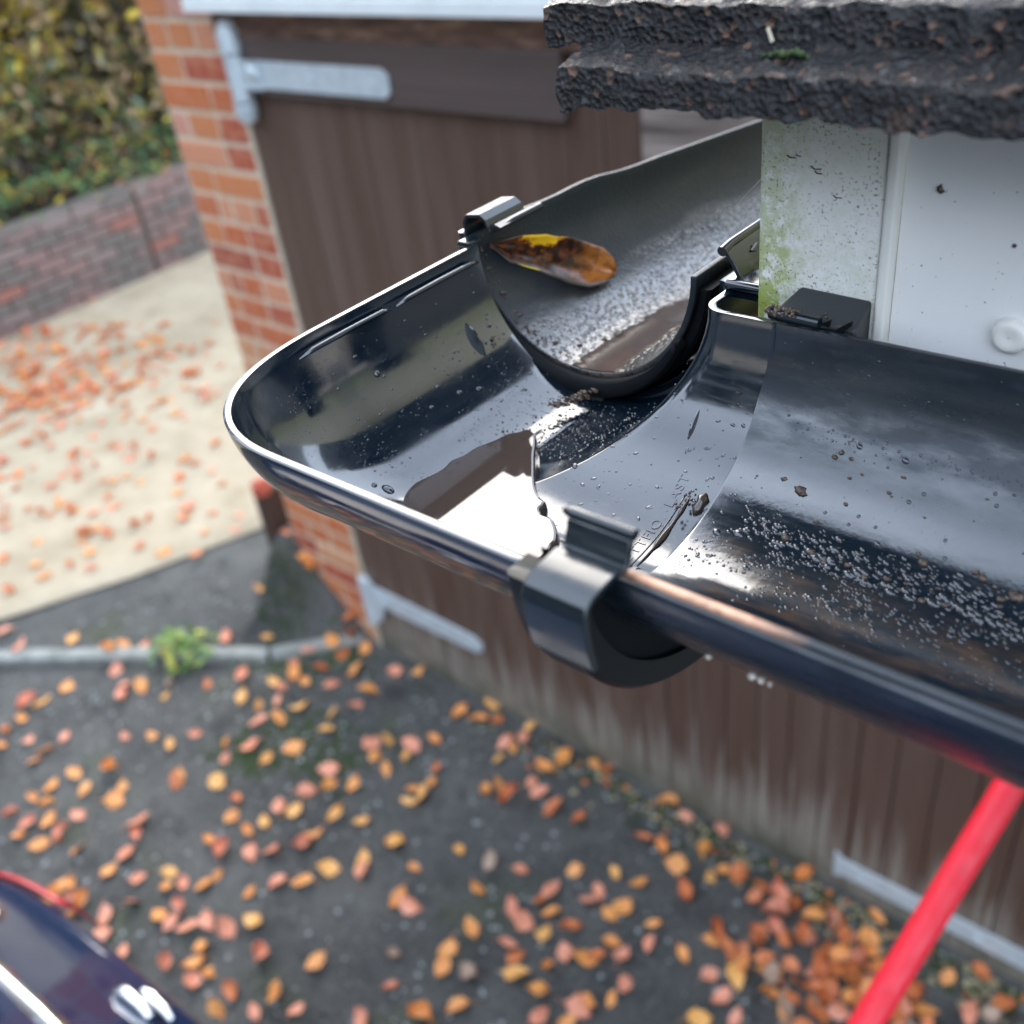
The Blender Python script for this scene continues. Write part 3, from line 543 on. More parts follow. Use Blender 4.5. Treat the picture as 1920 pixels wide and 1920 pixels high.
collar('union_collar', 'y', .2555, .284, -.2005, .0565, .0512, .0560, .0500, M_new)
# black rubber step, also painting the shadow gap dark under the side gutter's end
collar('seal', 'y', .2490, .2545, -.2030, .0482, .0462, .0500, .0440, M_rubber, (rad(28), rad(179)))
collar('seal', 'y', .2545, .275, -.2040, .0440, .0420, .0496, .0450, M_rubber, (rad(60), rad(130)))
collar('seal', 'y', .2560, .281, -.2015, .0486, .0450, .0496, .0452, M_rubber, (rad(5), rad(80)))
# snap clips : open profiles with thickness
def clip(name, prof, th, ax, a0, a1, mirror=None):
    n = len(prof); nr = []
    for i in range(n):
        p, q2 = prof[max(i - 1, 0)], prof[min(i + 1, n - 1)]; d = Vector((q2[0] - p[0], q2[1] - p[1])).normalized(); nr.append((-d.y, d.x))
    out = [(p[0] + k[0] * th, p[1] + k[1] * th) for p, k in zip(prof, nr)]
    mm = MB(); mm.prism(prof + out[::-1], ax, a0, a1); o = mm.build(name, M_clip, corner, 35); recalc(o); return bevel(o, .0003, 2, 50)
near_prof = [(.1122, -.1385), (.1112, -.1340), (.1106, -.1280), (.1106, -.1250), (.1112, -.1234), (.1122, -.1228), (.1200, -.1222), (.1214, -.1228), (.1230, -.1232), (.1243, -.1222), (.1256, -.1192), (.1264, -.1168)]
c = clip('clip', near_prof, .0017, 'x', -.1070, -.0920)
m = MB(); m.tube([(-.1092, .1262, -.1160), (-.1084, .1264, -.1160), (-.1066, .1266, -.1161), (-.1010, .1267, -.1162), (-.0921, .1267, -.1161)], [.0002, .0009, .0014, .0013, .0013], 10); m.build('lip_bead', M_clip, c, 60)
far_prof = [(-.2500, -.1330), (-.2512, -.1270), (-.2512, -.1205), (-.2500, -.1186), (-.2440, -.1178), (-.2422, -.1190), (-.2408, -.1225), (-.2392, -.1232), (-.2384, -.1215), (-.2372, -.1204), (-.2350, -.1212)]
c = clip('clip', far_prof, .0012, 'y', .2545, .2745)
m = MB(); m.tube([(-.2360, .2585, -.1205), (-.2358, .262, -.1203), (-.2358, .2785, -.1203)], [.0008, .0013, .0013], 10); m.build('lip_bead', M_clip, c, 60)
m = MB(); m.box(-.2488, -.2435, .2465, .2535, -.1262, -.1240); bevel(m.build('rim_stop', M_clip, corner), .0006)
# clip plate on the inner side of the side arm
ip = [(-.1405, -.1262), (-.1415, -.1225), (-.1440, -.1180), (-.1468, -.1145)]
c = clip('clip', ip, .0015, 'y', .2545, .2780)
m = MB(); m.tube([(-.1474, .2535, -.1150), (-.1474, .258, -.1142), (-.1474, .278, -.1140)], [.0016, .0014, .0012], 10)
m.prism([(.2640, -.1178), (.2670, -.1190), (.2672, -.1165)], 'x', -.1440, -.1432); m.build('lip_bead', M_clip, c, 60)
m = MB(); m.tube([(-.1445, .2515, -.1236), (-.128, .2515, -.1236)], .0016, 10); m.box(-.1445, -.134, .2525, .262, -.128, -.1225); m.build('rear_bridge', M_new, corner, 60)
# stop ribs : thin lens fins on the walls
def rib(pc, tdir, nrm, adir, ln, h):
    mm = MB(); t_, n_, a_ = Vector(tdir).normalized(), Vector(nrm).normalized(), Vector(adir).normalized(); pc = Vector(pc); rows = []
    for i in range(17):
        u = -1 + i / 8; hh = h * (1 - u * u) ** .8; wv = .0005
        p = pc + t_ * ln * u - n_ * .0025; sag = n_ * 0; hh += .0013
        rows.append([p + a_ * wv + sag, p + n_ * (hh + .0012) + a_ * wv * .5 + sag, p + n_ * (hh + .0012) - a_ * wv * .5 + sag, p - a_ * wv + sag])
    mm.add(*quadgrid(rows)); return recalc(mm.build('stop_rib', M_new, corner, 50))
rib((-.2345, .2330, -.1540), (.50, 0, -.86), (.86, 0, .50), (0, 1, 0), .0085, .0042)
rib((-.1395, .2248, -.1585), (0, -.55, -.83), (0, -.83, .55), (1, 0, 0), .0088, .0035)
# raised lettering on the floor by the joint
def lettering(txt, a0, x_base, size):
    cu = bpy.data.curves.new('lettering', 'FONT'); cu.body = txt; cu.size = size; cu.extrude = .00012; cu.space_character = 1.15
    to = bpy.data.objects.new('tmp', cu); COL.objects.link(to); dg = bpy.context.evaluated_depsgraph_get()
    me = bpy.data.meshes.new_from_object(to.evaluated_get(dg)); vs = []
    for v in me.vertices:
        ang = rad(a0) - v.co.x / BD; c_, s_ = math.cos(ang), math.sin(ang); h_ = .00012 + v.co.z
        vs.append((x_base - v.co.y, YC + (A1I - h_) * c_, ZC - (BD - h_) * s_))
    fs = [tuple(p.vertices) for p in me.polygons]; bpy.data.objects.remove(to); bpy.data.meshes.remove(me)
    return obj('lettering', vs, fs, M_new, corner)
lettering('SUTTFIO', 92, -.1335, .0042); lettering('LAST', 66, -.1338, .0042)
m = MB(); m.tube([(-.1322, YC + (A1I - .0001) * math.cos(rad(a)), ZC - (BD - .0001) * math.sin(rad(a))) for a in range(92, 58, -4)], .00022, 6); m.build('moulding_line', M_new, corner, 180)

# ---- front gutter length
GY, GA, GB = .1806, .0556, .0455
front = thing('gutter', 'black half round gutter along the front fascia, beaded with water', 'gutter', (.3, GY, -.19), 'lengths of half round gutter')
def gz(t): return ZC - GB * (max(0, 1 - abs(math.cos(t)) ** NP) ** (1 / NP) if t > PI / 2 else math.sin(t))
T2 = [PI * i / 44 for i in range(45)]
m = MB(); m.add(*quadgrid([[(max(x, -.122 + .0135 * min(max((t - 1.75) / .5, 0), 1) + .0001 * k) + (.0006 * noise.noise((t * 3, 1, 0)) if k == 0 else 0), GY + GA * math.cos(t), gz(t)) for t in T2] for k, x in enumerate([-.1220, -.1215, -.12] + [-.10 + .02 * i for i in range(16)] + [.3, .6, 1.2, 2.6])]))
o = m.build('trough', M_old, front, 180); recalc(o)
if min(o.data.polygons, key=lambda p: p.center.z).normal.z < 0: o.data.flip_normals()
solid(o, .0019, -1); bevel(o, .0004, 2, 50)
m = MB(); m.tube([(x, GY - GA + .0002, ZC + .0001) for x in (-.1005, -.098, -.05, .1, .6, 2.6)], [.0007, .0010, .0011, .0011, .0011, .0011], 12); m.build('rolled_edge', M_edge, front, 180)
for (x, t_, r_, lb) in ((-.0800, 147, .0007, 'lone pale crumb stuck under the front gutter edge'), (-.0712, 144, .0009, 'largest pale crumb in the row of three under the gutter edge'), (-.0695, 143, .0008, 'middle pale crumb in the row of three under the gutter edge'), (-.0678, 142, .0006, 'smallest pale crumb, last in the row of three under the gutter edge')):
    m = MB(); m.lump((x, GY + (GA + .002) * math.cos(rad(t_)), gz(rad(t_)) - .0017), r_); tag(m.build('pale_crumb', M_pale, None, 180), lb, 'crumb', 'crumbs under the front gutter')
# ---- side gutter length (sags a little away from the corner)
SX, SA, SB = -.2040, .0448, .0425
def sag(y): 
    k = max(0, y - .30); return .085 * min(k, .16), -.065 * min(k, .5)
side = thing('gutter', 'grey filmed old gutter running back beside the fascia with a curled leaf in it', 'gutter', (SX, .9, -.18), 'lengths of half round gutter')
ys2 = [.2548, .2556, .258] + [.265 + .008 * i for i in range(40)] + [.7, .9, 1.2, 1.5]
def side_p(y, t, h=0):
    dx, dz = sag(y); wv = .0008 * noise.noise((y * 38, t * 1.4, 2)) * math.exp(-((y - .30) / .05) ** 2) * 2.2
    return (SX + dx + (SA - h) * math.cos(t) + (-.0035 * math.exp(-((y - .295) / .022) ** 2) * (1 if t > 2.6 else 0) * 0), y, ZC + dz - (SB - h) * math.sin(t) + (wv if t > 2.4 else 0))
m = MB(); m.add(*quadgrid([[side_p(y, t) for t in T2] for y in ys2]))
o = m.build('trough', M_side, side, 180); recalc(o)
if min(o.data.polygons, key=lambda p: p.center.z).normal.z < 0: o.data.flip_normals()
solid(o, .0022, -1); bevel(o, .0004, 2, 50)

# ---- fascia bracket behind the front gutter
br = thing('fascia_bracket', 'black plastic gutter bracket on the fascia with dirt on its clip', 'gutter bracket', (-.113, .245, -.13))
m = MB(); m.add([(-.1245, .2395, -.1243), (-.0995, .2395, -.1243), (-.0995, .2492, -.1196), (-.1200, .2492, -.1190), (-.1245, .2395, -.1262), (-.0995, .2395, -.1262), (-.0995, .2492, -.14), (-.1200, .2492, -.14)],
    [(0, 1, 2, 3), (4, 7, 6, 5), (0, 4, 5, 1), (1, 5, 6, 2), (2, 6, 7, 3), (3, 7, 4, 0)]); bevel(m.build('bracket_body', M_brk, br), .0008)
m = MB(); m.prism([(-.1085, -.1236), (-.1060, -.1222), (-.1066, -.1244)], 'y', .2384, .2393); m.prism([(-.1055, -.1254), (-.1003, -.1214), (-.1003, -.1228), (-.1036, -.1256)], 'y', .2384, .2393); m.build('slot', M_rubber, br)
m = MB(); m.tube([(-.1236, .2372, -.1226), (-.1228, .2372, -.1226), (-.1093, .2372, -.1230), (-.1085, .2372, -.1230)], [.0006, .0017, .0017, .0016], 14); m.build('clip_roll', M_clip, br, 50)
m = MB()
for i in range(70):
    x = -.1233 + .0085 * random.random() ** 1.6; an = random.uniform(.1, 2.6); m.lump((x, .2372 - .0017 * math.cos(an), -.1226 + .0016 * math.sin(an)), random.uniform(.0003, .0008))
for i in range(25): m.lump((random.uniform(-.120, -.108), .2395 + random.random() * .003, -.1236 + .0012 * random.random()), random.uniform(.0002, .0005))
tag(m.build('dirt_clump', M_grit, None, 180), 'brown dirt clump caked on the gutter bracket clip', 'dirt')

# ================================================================== WATER, BEADS, PAINTED REFLECTION, GRIT
zp = -.1715
pool = [(-0.2141, 0.1661), (-0.2139, 0.1700), (-0.2121, 0.1741), (-0.2102, 0.1794), (-0.2091, 0.1853), (-0.2100, 0.1906), (-0.2086, 0.1951), (-0.2083, 0.2005), (-0.2069, 0.2043), (-0.2055, 0.2081), (-0.2046, 0.2125), (-0.2020, 0.2155), (-0.2002, 0.2184), (-0.1962, 0.2171), (-0.1920, 0.2125), (-0.1882, 0.2071), (-0.1843, 0.2022), (-0.1794, 0.1961), (-0.1753, 0.1917), (-0.1716, 0.1889), (-0.1689, 0.1879), (-0.1678, 0.1859), (-0.1676, 0.1839), (-0.1654, 0.1823), (-0.1623, 0.1822), (-0.1598, 0.1807), (-0.1564, 0.1776), (-0.1539, 0.1741), (-0.1534, 0.1715), (-0.1525, 0.1689), (-0.1522, 0.1642), (-0.1547, 0.1586), (-0.1787, 0.1599), (-0.1996, 0.1614)]
def catmull(P, k=4):
    out = []; n = len(P)
    for i in range(n):
        p0, p1, p2, p3 = [Vector(P[(i + j) % n]) for j in (-1, 0, 1, 2)]
        for j in range(k):
            t = j / k; out.append(.5 * ((2 * p1) + (p2 - p0) * t + (2 * p0 - 5 * p1 + 4 * p2 - p3) * t * t + (3 * p1 - p0 - 3 * p2 + p3) * t ** 3))
    return out
pp = catmull(pool); n = len(pp); nr = []
for i in range(n):
    d = (pp[(i + 1) % n] - pp[i - 1]).normalized(); nr.append(Vector((d.y, -d.x)))
ar = sum(pp[i].x * pp[(i + 1) % n].y - pp[(i + 1) % n].x * pp[i].y for i in range(n))
sg = 1 if ar > 0 else -1
m = MB(); rings = []
for off, dz in ((.0004, -.0032), (.0002, -.0016), (0, -.0008), (-.0005, -.0002), (-.0011, 0)):
    rings.append([(p.x + q_.x * off * sg, p.y + q_.y * off * sg, zp + dz) for p, q_ in zip(pp, nr)] ); rings[-1].append(rings[-1][0])
m.add(*quadgrid(rings)); k = len(m.v); m.f.append(tuple(range(k - n - 1, k - 1))); m.m.append(0)
o = recalc(m.build('rainwater', M_water, None, 9)); tag(o, kind='structure')
if max(o.data.polygons, key=lambda p: p.area).normal.z < 0: o.data.flip_normals()

def strip_on(fn, rows_uv, name, label, thk=.0003):
    m = MB(); m.add(*quadgrid([[fn(u, v) for (u, v) in r] for r in rows_uv])); return m
# corner rows of the brown painted reflection stripe, replaced by the next ones
rows = []
for i in range(40):
    y = .160 + .075 * i / 39; e = .0016 * noise.noise((y * 160, 0, 1)) + .0012 * noise.noise((y * 420, 5, 1))
    x0 = -.2180 + .0045 * max(0, (y - .195) / .035) + e; x1 = -.2000 + .004 * max(0, (y - .205) / .03)
    if y < .17: x0 += (.17 - y) * .9
    rows.append([(x0 + (x1 - x0) * t, y, corner_z(x0 + (x1 - x0) * t, y) + (.00005 if t in (0, 1) else .00035)) for t in [j / 9 for j in range(10)]])
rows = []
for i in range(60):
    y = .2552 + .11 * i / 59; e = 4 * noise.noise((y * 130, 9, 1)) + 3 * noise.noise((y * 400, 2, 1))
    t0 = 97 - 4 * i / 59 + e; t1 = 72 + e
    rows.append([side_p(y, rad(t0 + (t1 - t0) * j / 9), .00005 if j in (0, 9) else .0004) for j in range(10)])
m = MB(); m.add(*quadgrid(rows)); tag(recalc(m.build('painted_wall_reflection', M_paintref, None, 180)), kind='stuff')  # brown strip painting the wall's reflection on the wet side gutter floor

# water beads
def on_front(x, deg):
    t = rad(deg); return (x, GY + GA * math.cos(t), gz(t)), (0, -math.cos(t) / GA, math.sin(t) / GB)
def on_side(y, deg):
    t = rad(deg); p = side_p(y, t); return p, (-math.cos(t) / SA, 0, math.sin(t) / SB)
def on_corner(x, y):
    e = .0004; z = corner_z(x, y); return (x, y, z), (-(corner_z(x + e, y) - corner_z(x - e, y)) / (2 * e), -(corner_z(x, y + e) - corner_z(x, y - e)) / (2 * e), 1)
m = MB(); R_ = random.Random(5)
def dome(pn, r, k=.55, n=8, rings=3, st=None): m.dome(pn[0], pn[1], r, r * k, n, rings, st)
# dense beading along the floor
cnt = 0
while cnt < 2700:
    x = -.1195 + .22 * R_.random() ** 1.25; dg_ = R_.gauss(79, 6.5)
    if not 66 < dg_ < 99: continue
    start = 70 + 30 * max(0, (-.104 - x) / .016)
    if x < -.104 and dg_ < 82 and R_.random() < .75: continue
    if noise.noise((x * 60, dg_ * .12, 3)) < -.05 and R_.random() < .88: continue
    r = .0001 + .00048 * R_.random() ** 3.2 + (.0007 * R_.random() if R_.random() < .05 else 0)
    dome(on_front(x, dg_), r, .55, 7, 3); cnt += 1
for i in range(330):
    x = -.113 + .2 * R_.random() ** .9; dg_ = 71 + R_.gauss(0, 1.6) + 22 * max(0, x + .112) * .4 + 1.5 * noise.noise((x * 40, 2, 2))
    dome(on_front(x, dg_), .0004 + .0008 * R_.random() ** 2, .55, 9, 4)
for i in range(700):                                     # heavier rows at the waterline
    x = -.112 + .2 * R_.random(); dg_ = 66.5 + R_.gauss(0, 2.0) + 14 * max(0, x + .112) - (3 if R_.random() < .3 else 0)
    dome(on_front(x, dg_), .00025 + .00065 * R_.random() ** 2.5, .6, 8, 3)
for i in range(420):
    x = -.119 + .2 * R_.random(); dg_ = R_.uniform(33, 66)
    if noise.noise((x * 45, dg_ * .1, 7)) < -.05: continue
    dome(on_front(x, dg_), .00012 + .00045 * R_.random() ** 3, .6, 8, 3)
for i in range(260):
    x = R_.uniform(-.11, .02); dome(on_front(x, 33 + 2.2 * noise.noise((x * 90, 0, 0)) + R_.gauss(0, 1.6)), .00012 + .0003 * R_.random() ** 2, .6, 7, 3)
for i in range(60): dome(on_front(R_.uniform(-.118, .03), R_.uniform(4, 32)), .00014 + .00022 * R_.random(), .7, 8, 3)
for x, dg_, r in ((-.0855, 63, .0009), (-.0905, 66, .0008), (-.0462, 31, .0011), (-.0905, 34, .0007), (-.078, 34.5, .0008), (-.1025, 82, .0008), (-.1045, 80, .0006)): dome(on_front(x, dg_), r, .6, 12, 4)
# on the corner fitting : left wall, floor, bowl, by the inner corner
for i in range(120):
    y = R_.uniform(.165, .248); t = R_.uniform(8, 62); x = XC - A2O * math.cos(rad(t)); dome(on_corner(x, y), .00014 + .0005 * R_.random() ** 3, .7, 9, 4)
for x, y, r in ((-.2370, .190, .0012), (-.2362, .192, .0006), (-.2255, .214, .0009), (-.2235, .2215, .0009), (-.2295, .208, .0008), (-.2155, .236, .0008), (-.2262, .201, .0007), (-.232, .2365, .0008), (-.2345, .242, .0009)):
    dome(on_corner(x, y), r, .65, 14, 5)
for i in range(1500):
    x = R_.uniform(-.232, -.200); y = R_.uniform(.165, .246)
    if noise.noise((x * 70, y * 55, 4)) + 2.5 * (y - .20) / .05 * .12 < -.02: continue
    dome(on_corner(x, y), .00009 + .00026 * R_.random() ** 3, .6, 6, 2)
for i in range(700):
    a = R_.uniform(0, PI / 2); c_, s_ = se(a); k = .75 + .22 * R_.random() ** .5
    x, y = XC - A2O * c_ * k, YC - A1O * s_ * k
    if noise.noise((x * 60, y * 60, 8)) < .02: continue
    dome(on_corner(x, y), .00009 + .0002 * R_.random() ** 2, .7, 6, 2)
for i in range(900):                                     # spatter under the end of the side gutter
    x = R_.gauss(-.192, .012); y = R_.gauss(.226, .012)
    if x > XC + .04 or y > .25: continue
    dome(on_corner(x, y), .00012 + .0004 * R_.random() ** 3, .6, 6, 2)
for i in range(330):
    x = R_.uniform(-.18, -.124); y = R_.uniform(.178, .236); dome(on_corner(x, y), .00009 + .0003 * R_.random() ** 4, .55, 8, 3)
for i in range(60):
    x = R_.uniform(-.165, -.122); y = R_.uniform(.19, .23); dome(on_corner(x, y), .0002 + .0004 * R_.random(), .35, 10, 3, (R_.random(), R_.random() - .5, 0))
dome(on_corner(-.1705, .2050), .0009, .5, 12, 4); dome(on_corner(-.2130, .1655), .0016, .6, 12, 4, (1, .3, 0)); dome(on_corner(-.216, .163), .0009, .6, 12, 4)
for i in range(700):
    y = .2575 + .09 * R_.random() ** 1.5; dome(on_side(y, R_.gauss(108, 10)), .0001 + .0003 * R_.random() ** 3, .6, 6, 2)
o = m.build('water_beads', M_bead, None, 180); tag(o, kind='stuff')
# a ridge of water caught at the joint line
m = MB(); 
def rivulet(pts, r): m.tube([Vector(p) for p in pts], r, 8)
jl = [(-.1305 + .0006 * noise.noise((a, 0, 0)), YC + (A1I - .0003) * math.cos(rad(a)), ZC - (BD - .0003) * math.sin(rad(a))) for a in (90, 86, 82, 79, 76, 72, 69, 66, 63, 61)]
rivulet(jl, [.0001, .0003, .0003, .0008, .0010, .0005, .0003, .0006, .0004, .0001])
jl = [(-.1265 + .0008 * noise.noise((a, 3, 0)), YC + (A1I - .0003) * math.cos(rad(a)), ZC - (BD - .0003) * math.sin(rad(a))) for a in (66, 64, 62, 60, 58)]
rivulet(jl, [.0003, .0017, .0014, .0019, .0003])
tag(m.build('water_rivulet', M_water, None, 180), 'thin ridge of water caught along the gutter joint', 'water ridge')
# grit
m = MB()
for x, dg_, r in ((-.1010, 52, .0014), (-.1000, 53, .001), (-.1065, 50, .0008), (-.0880, 52, .0007), (-.0930, 60, .0009), (-.0640, 62, .0012), (-.0660, 60, .0009), (-.0520, 60, .0010), (-.0500, 61, .0011), (-.0420, 63, .0016), (-.0445, 65, .0012), (-.0380, 60, .0009),
    (-.0790, 45, .0007), (-.0900, 44, .0005), (-.1120, 30, .0005), (-.0980, 68, .0011), (-.0900, 70, .0012), (-.0860, 71, .0009), (-.0800, 70, .0010), (-.0750, 72, .0008), (-.0700, 70, .0010), (-.0660, 72, .0008), (-.0600, 73, .001), (-.0550, 72, .0008), (-.0960, 39, .001), (-.0945, 37, .0009), (-.0915, 38, .0007)):
    p, nn_ = on_front(x, dg_); m.lump(p, r, 0, (1.2, 1, .7))
for i in range(620):
    x = -.11 + .19 * R_.random() ** .8; k = R_.random(); p, nn_ = on_front(x, R_.gauss(69, 3) if k < .4 else R_.gauss(86, 3) if k < .8 else R_.uniform(35, 66)); m.lump(p, .00012 + .0005 * R_.random() ** 2.5, 0, (1.5, 1, .6))
for i in range(110):
    x = R_.gauss(-.198, .012); y = R_.gauss(.224, .010); m.lump((x, y, corner_z(x, y)), .0002 + .0004 * R_.random() ** 2)
for i in range(90):
    k = R_.gauss(0, 1); m.lump((-.1965 + k * .0020 + R_.gauss(0, .0006), .2405 + k * .0040 + R_.gauss(0, .0007), -.1712 + R_.random() * .0025), R_.uniform(.0003, .0009), 0, (1.8, .8, .7))
for i in range(14): m.lump((-.1300 + R_.gauss(0, .0007), .205 + R_.gauss(0, .004), -.1672 + R_.random() * .0006), R_.uniform(.0003, .0006))
for i in range(40): m.lump((-.1285 + R_.gauss(0, .0006), .233 + R_.gauss(0, .003), -.145 - R_.random() * .012), R_.uniform(.0002, .0006))
for i in range(16): m.lump((-.2318 + R_.gauss(0, .0012), .2405 + R_.gauss(0, .0008), -.156 + R_.gauss(0, .0012)), R_.uniform(.0003, .0006))
for i in range(60): p, n_ = on_side(.2565 + .004 * R_.random(), R_.uniform(100, 178)); m.lump(p, R_.uniform(.0002, .0007))
for y, d_, r in ((.277, 98, .0012), (.2835, 96, .0016), (.268, 104, .001), (.262, 113, .0012), (.2605, 135, .0010), (.259, 138, .0009)): m.lump(on_side(y, d_)[0], r, 0, (1, 1.3, .6))
for i in range(50): p, n_ = on_side(.275 + .04 * R_.random(), R_.gauss(80, 6)); m.lump(p, R_.uniform(.0002, .0005))
tag(m.build('grit', M_grit, None, 180), kind='stuff')

# ---- curled leaf in the side gutter
M_cl = mat('curled_leaf', (.1, .03, .01), .28, .4, IOR=1.4)
q = N(M_cl); uv = q.n('ShaderNodeUVMap'); sp = q.n('ShaderNodeSeparateXYZ'); q.l(uv.outputs[0], sp.inputs[0]); U_, V_ = sp.outputs[0], sp.outputs[1]
mp = q.n('ShaderNodeMapping'); mp.inputs['Scale'].default_value = (9, 3.2, 1); q.l(uv.outputs[0], mp.inputs[0]); nl = q.noise(mp.outputs[0], 1.6, 4)
c = q.mix(q.ramp(nl, [(.45, 0.0), (.62, 1.0)]), (.022, .008, .005), (.14, .04, .012))
tipm = q.math('MULTIPLY', q.rng(U_, .68, .9), q.ramp(nl, [(.3, .2), (.55, 1.0)])); c = q.mix(tipm, c, (.36, .11, .012)); c = q.mix(q.rng(V_, .16, .06), c, (.10, .08, .07))
du = q.math('DIVIDE', q.math('SUBTRACT', U_, .40), .17); bu = q.math('SUBTRACT', 1.0, q.math('MULTIPLY', du, du))
yv = q.math('ADD', q.math('ADD', V_, q.math('MULTIPLY', bu, .34)), q.math('MULTIPLY', q.math('SUBTRACT', nl, .5), .9))
c = q.mix(q.rng(yv, .98, 1.06), c, (.45, .12, .01)); c = q.mix(q.rng(yv, 1.04, 1.12), c, (.85, .50, .015))
ye2 = q.math('MULTIPLY', q.math('MULTIPLY', q.rng(V_, .05, .02), q.rng(U_, .24, .28)), q.rng(U_, .42, .38)); c = q.mix(ye2, c, (.8, .6, .05))
q.set('Base Color', c)
wv = q.n('ShaderNodeTexWave', wave_profile='SIN'); wv.inputs['Scale'].default_value = 7; wv.inputs['Distortion'].default_value = 2; q.l(uv.outputs[0], wv.inputs[0]); q.bump(q.noise(mp.outputs[0], 4, 4), .2, .0005)
def ip_(P, t):
    for (t0, a), (t1, b) in zip(P, P[1:]):
        if t <= t1: k = (t - t0) / (t1 - t0); k = k * k * (3 - 2 * k) * .3 + k * .7; return Vector(a).lerp(Vector(b), k)
    return Vector(P[-1][1])
UP = [(0, (-.2462, .2600, -.1300)), (.2, (-.2452, .2722, -.1322)), (.4, (-.2440, .2860, -.1368)), (.7, (-.2412, .3040, -.1445)), (.9, (-.2378, .3140, -.1505)), (.97, (-.2350, .3160, -.1545)), (1, (-.2320, .3145, -.1585))]
LO = [(0, (-.2460, .2596, -.1310)), (.2, (-.2440, .2668, -.1398)), (.4, (-.2405, .2768, -.1468)), (.7, (-.2352, .2870, -.1545)), (.9, (-.2316, .2960, -.1590)), (.97, (-.2306, .3030, -.1602)), (1, (-.2306, .3100, -.1602))]
rows = []; uvs = []
for i in range(41):
    t = i / 40; a, b = ip_(UP, t), ip_(LO, t); r = []
    for j in range(17):
        v = j / 16; p = b.lerp(a, v); bul = .0008 + (.0040 * v ** 3 + .0030 * (1 - v) ** 3) * math.sin(PI * min(t, .97)) + .0022 * max(0, t - .8) / .2
        p = p + Vector((.72, -.25, .62)).normalized() * (bul + .0011 * noise.noise((t * 9, v * 4, 0))); r.append(p); uvs.append((t, v))
    rows.append(r)
vs, fs = quadgrid(rows); o = obj('curled_leaf', vs, fs, M_cl, None, 180)
ul = o.data.uv_layers.new(name='UVMap')
for lp in o.data.loops: ul.data[lp.index].uv = uvs[lp.vertex_index]
solid(o, .00035, -1); tag(o, 'curled brown and yellow wet leaf lying in the side gutter', 'leaf')
m = MB(); m.tube([(-.1530, .2700, -.1080), (-.1500, .300, -.0985), (-.1480, .33, -.09)], .00006, 4); tag(m.build('cobweb_thread', M_pale, None, 180), 'single cobweb thread rising from the inner clip', 'cobweb')
# ================================================================== GARDEN WALL, HEDGE, KERB, LEAVES
wall = thing('retaining_wall', 'low dark brick retaining wall below the hedge', 'garden wall', (-6.5, 2, G))
m = MB(); m.box(-6.62, -6.397, -6, 9, G, -1.80); m.build('mortar_core', M_wmort, wall)
for k in range(8):
    z = G + .0375 + k * .0735
    for s0, s1 in ((.6, 3.40), (3.43, 4.6)):
        y = s0 - (.11 if k % 2 else 0)
        while y < s1:
            y1 = min(y + .225, s1); ya = max(y, s0)
            if y1 - ya > .05: brick(wall, (-6.397 + .045 - .05, (ya + y1) / 2, z), (.1, y1 - ya - .011, .0635), M_wbrick, 'y')
            y += .225
def leafcloud(name, n, boxf, mats, wts, parent, sz, flat=.0):
    m = MB(); R_ = random.Random(n)
    for i in range(n):
        c = Vector(boxf(R_)); s = sz * R_.uniform(.5, 1.2); a = Vector((R_.gauss(0, 1), R_.gauss(0, 1), R_.gauss(0, 1) * (1 - flat))).normalized(); b = a.cross(Vector((R_.gauss(0, 1), R_.gauss(0, 1), R_.gauss(0, 1)))).normalized(); nn = a.cross(b)
        mi = R_.choices(range(len(mats)), wts(c) if callable(wts) else wts)[0]
        m.add([c - a * s, c - b * s * .45 + nn * s * .15, c + a * s, c + b * s * .45 + nn * s * .15], [(0, 1, 2, 3)], mi)
    return m.build(name, None, parent, None, None, mats)
def lm(nm, c): return mat(nm, c, .5, .4)
HM = [lm('hedge_olive', (.34, .27, .07)), lm('hedge_yellow', (.62, .46, .06)), lm('hedge_brown', (.34, .23, .12)), lm('hedge_green', (.10, .15, .05)), lm('hedge_rust', (.3, .1, .035)), lm('hedge_grey', (.16, .2, .14))]
hedge = thing('hedge', 'tall olive and yellow autumn hedge above the brick wall', 'hedge', (-7.4, 2.5, -1.7))
def hb(R_):
    y = R_.uniform(-1.5, 7.5); z = -1.62 + 2.3 * R_.random(); b_ = .32 * noise.noise((y * 1.1, z * 1.2, 0)) + .16 * noise.noise((y * 3, z * 3, 4))
    return (-7.05 + b_ - .28 * max(0, .35 - (z + 1.62)) + .45 * R_.random() ** .5 * -1 + .1, y, z)
def hw(c): 
    k = noise.noise((c.y * 1.4, c.z * 1.4, 9)) + .5 * noise.noise((c.y * 4, c.z * 4, 2)); low = 1 if c.z < -1.15 else 0
    return [2.4 - low, max(.2, 1.2 + 4 * k) * (1 - .6 * low), 3.6, .8 + 2.5 * low, .25, .5]
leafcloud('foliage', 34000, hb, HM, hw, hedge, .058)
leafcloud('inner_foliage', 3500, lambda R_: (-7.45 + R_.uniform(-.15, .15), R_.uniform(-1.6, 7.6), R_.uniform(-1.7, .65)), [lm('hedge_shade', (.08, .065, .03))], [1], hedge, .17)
m = MB(); R_ = random.Random(4)
for i in range(26):
    y = -1.2 + .33 * i + R_.uniform(-.1, .1); x = -7.25 + R_.uniform(-.1, .1); p = [(x, y, -1.8)]
    for k in range(5): p.append((p[-1][0] + R_.uniform(-.05, .08), p[-1][1] + R_.uniform(-.15, .15), -1.8 + .45 * (k + 1)))
    m.tube(p, [.022, .02, .016, .012, .008, .004], 6)
m.build('stem', M_soil, hedge)
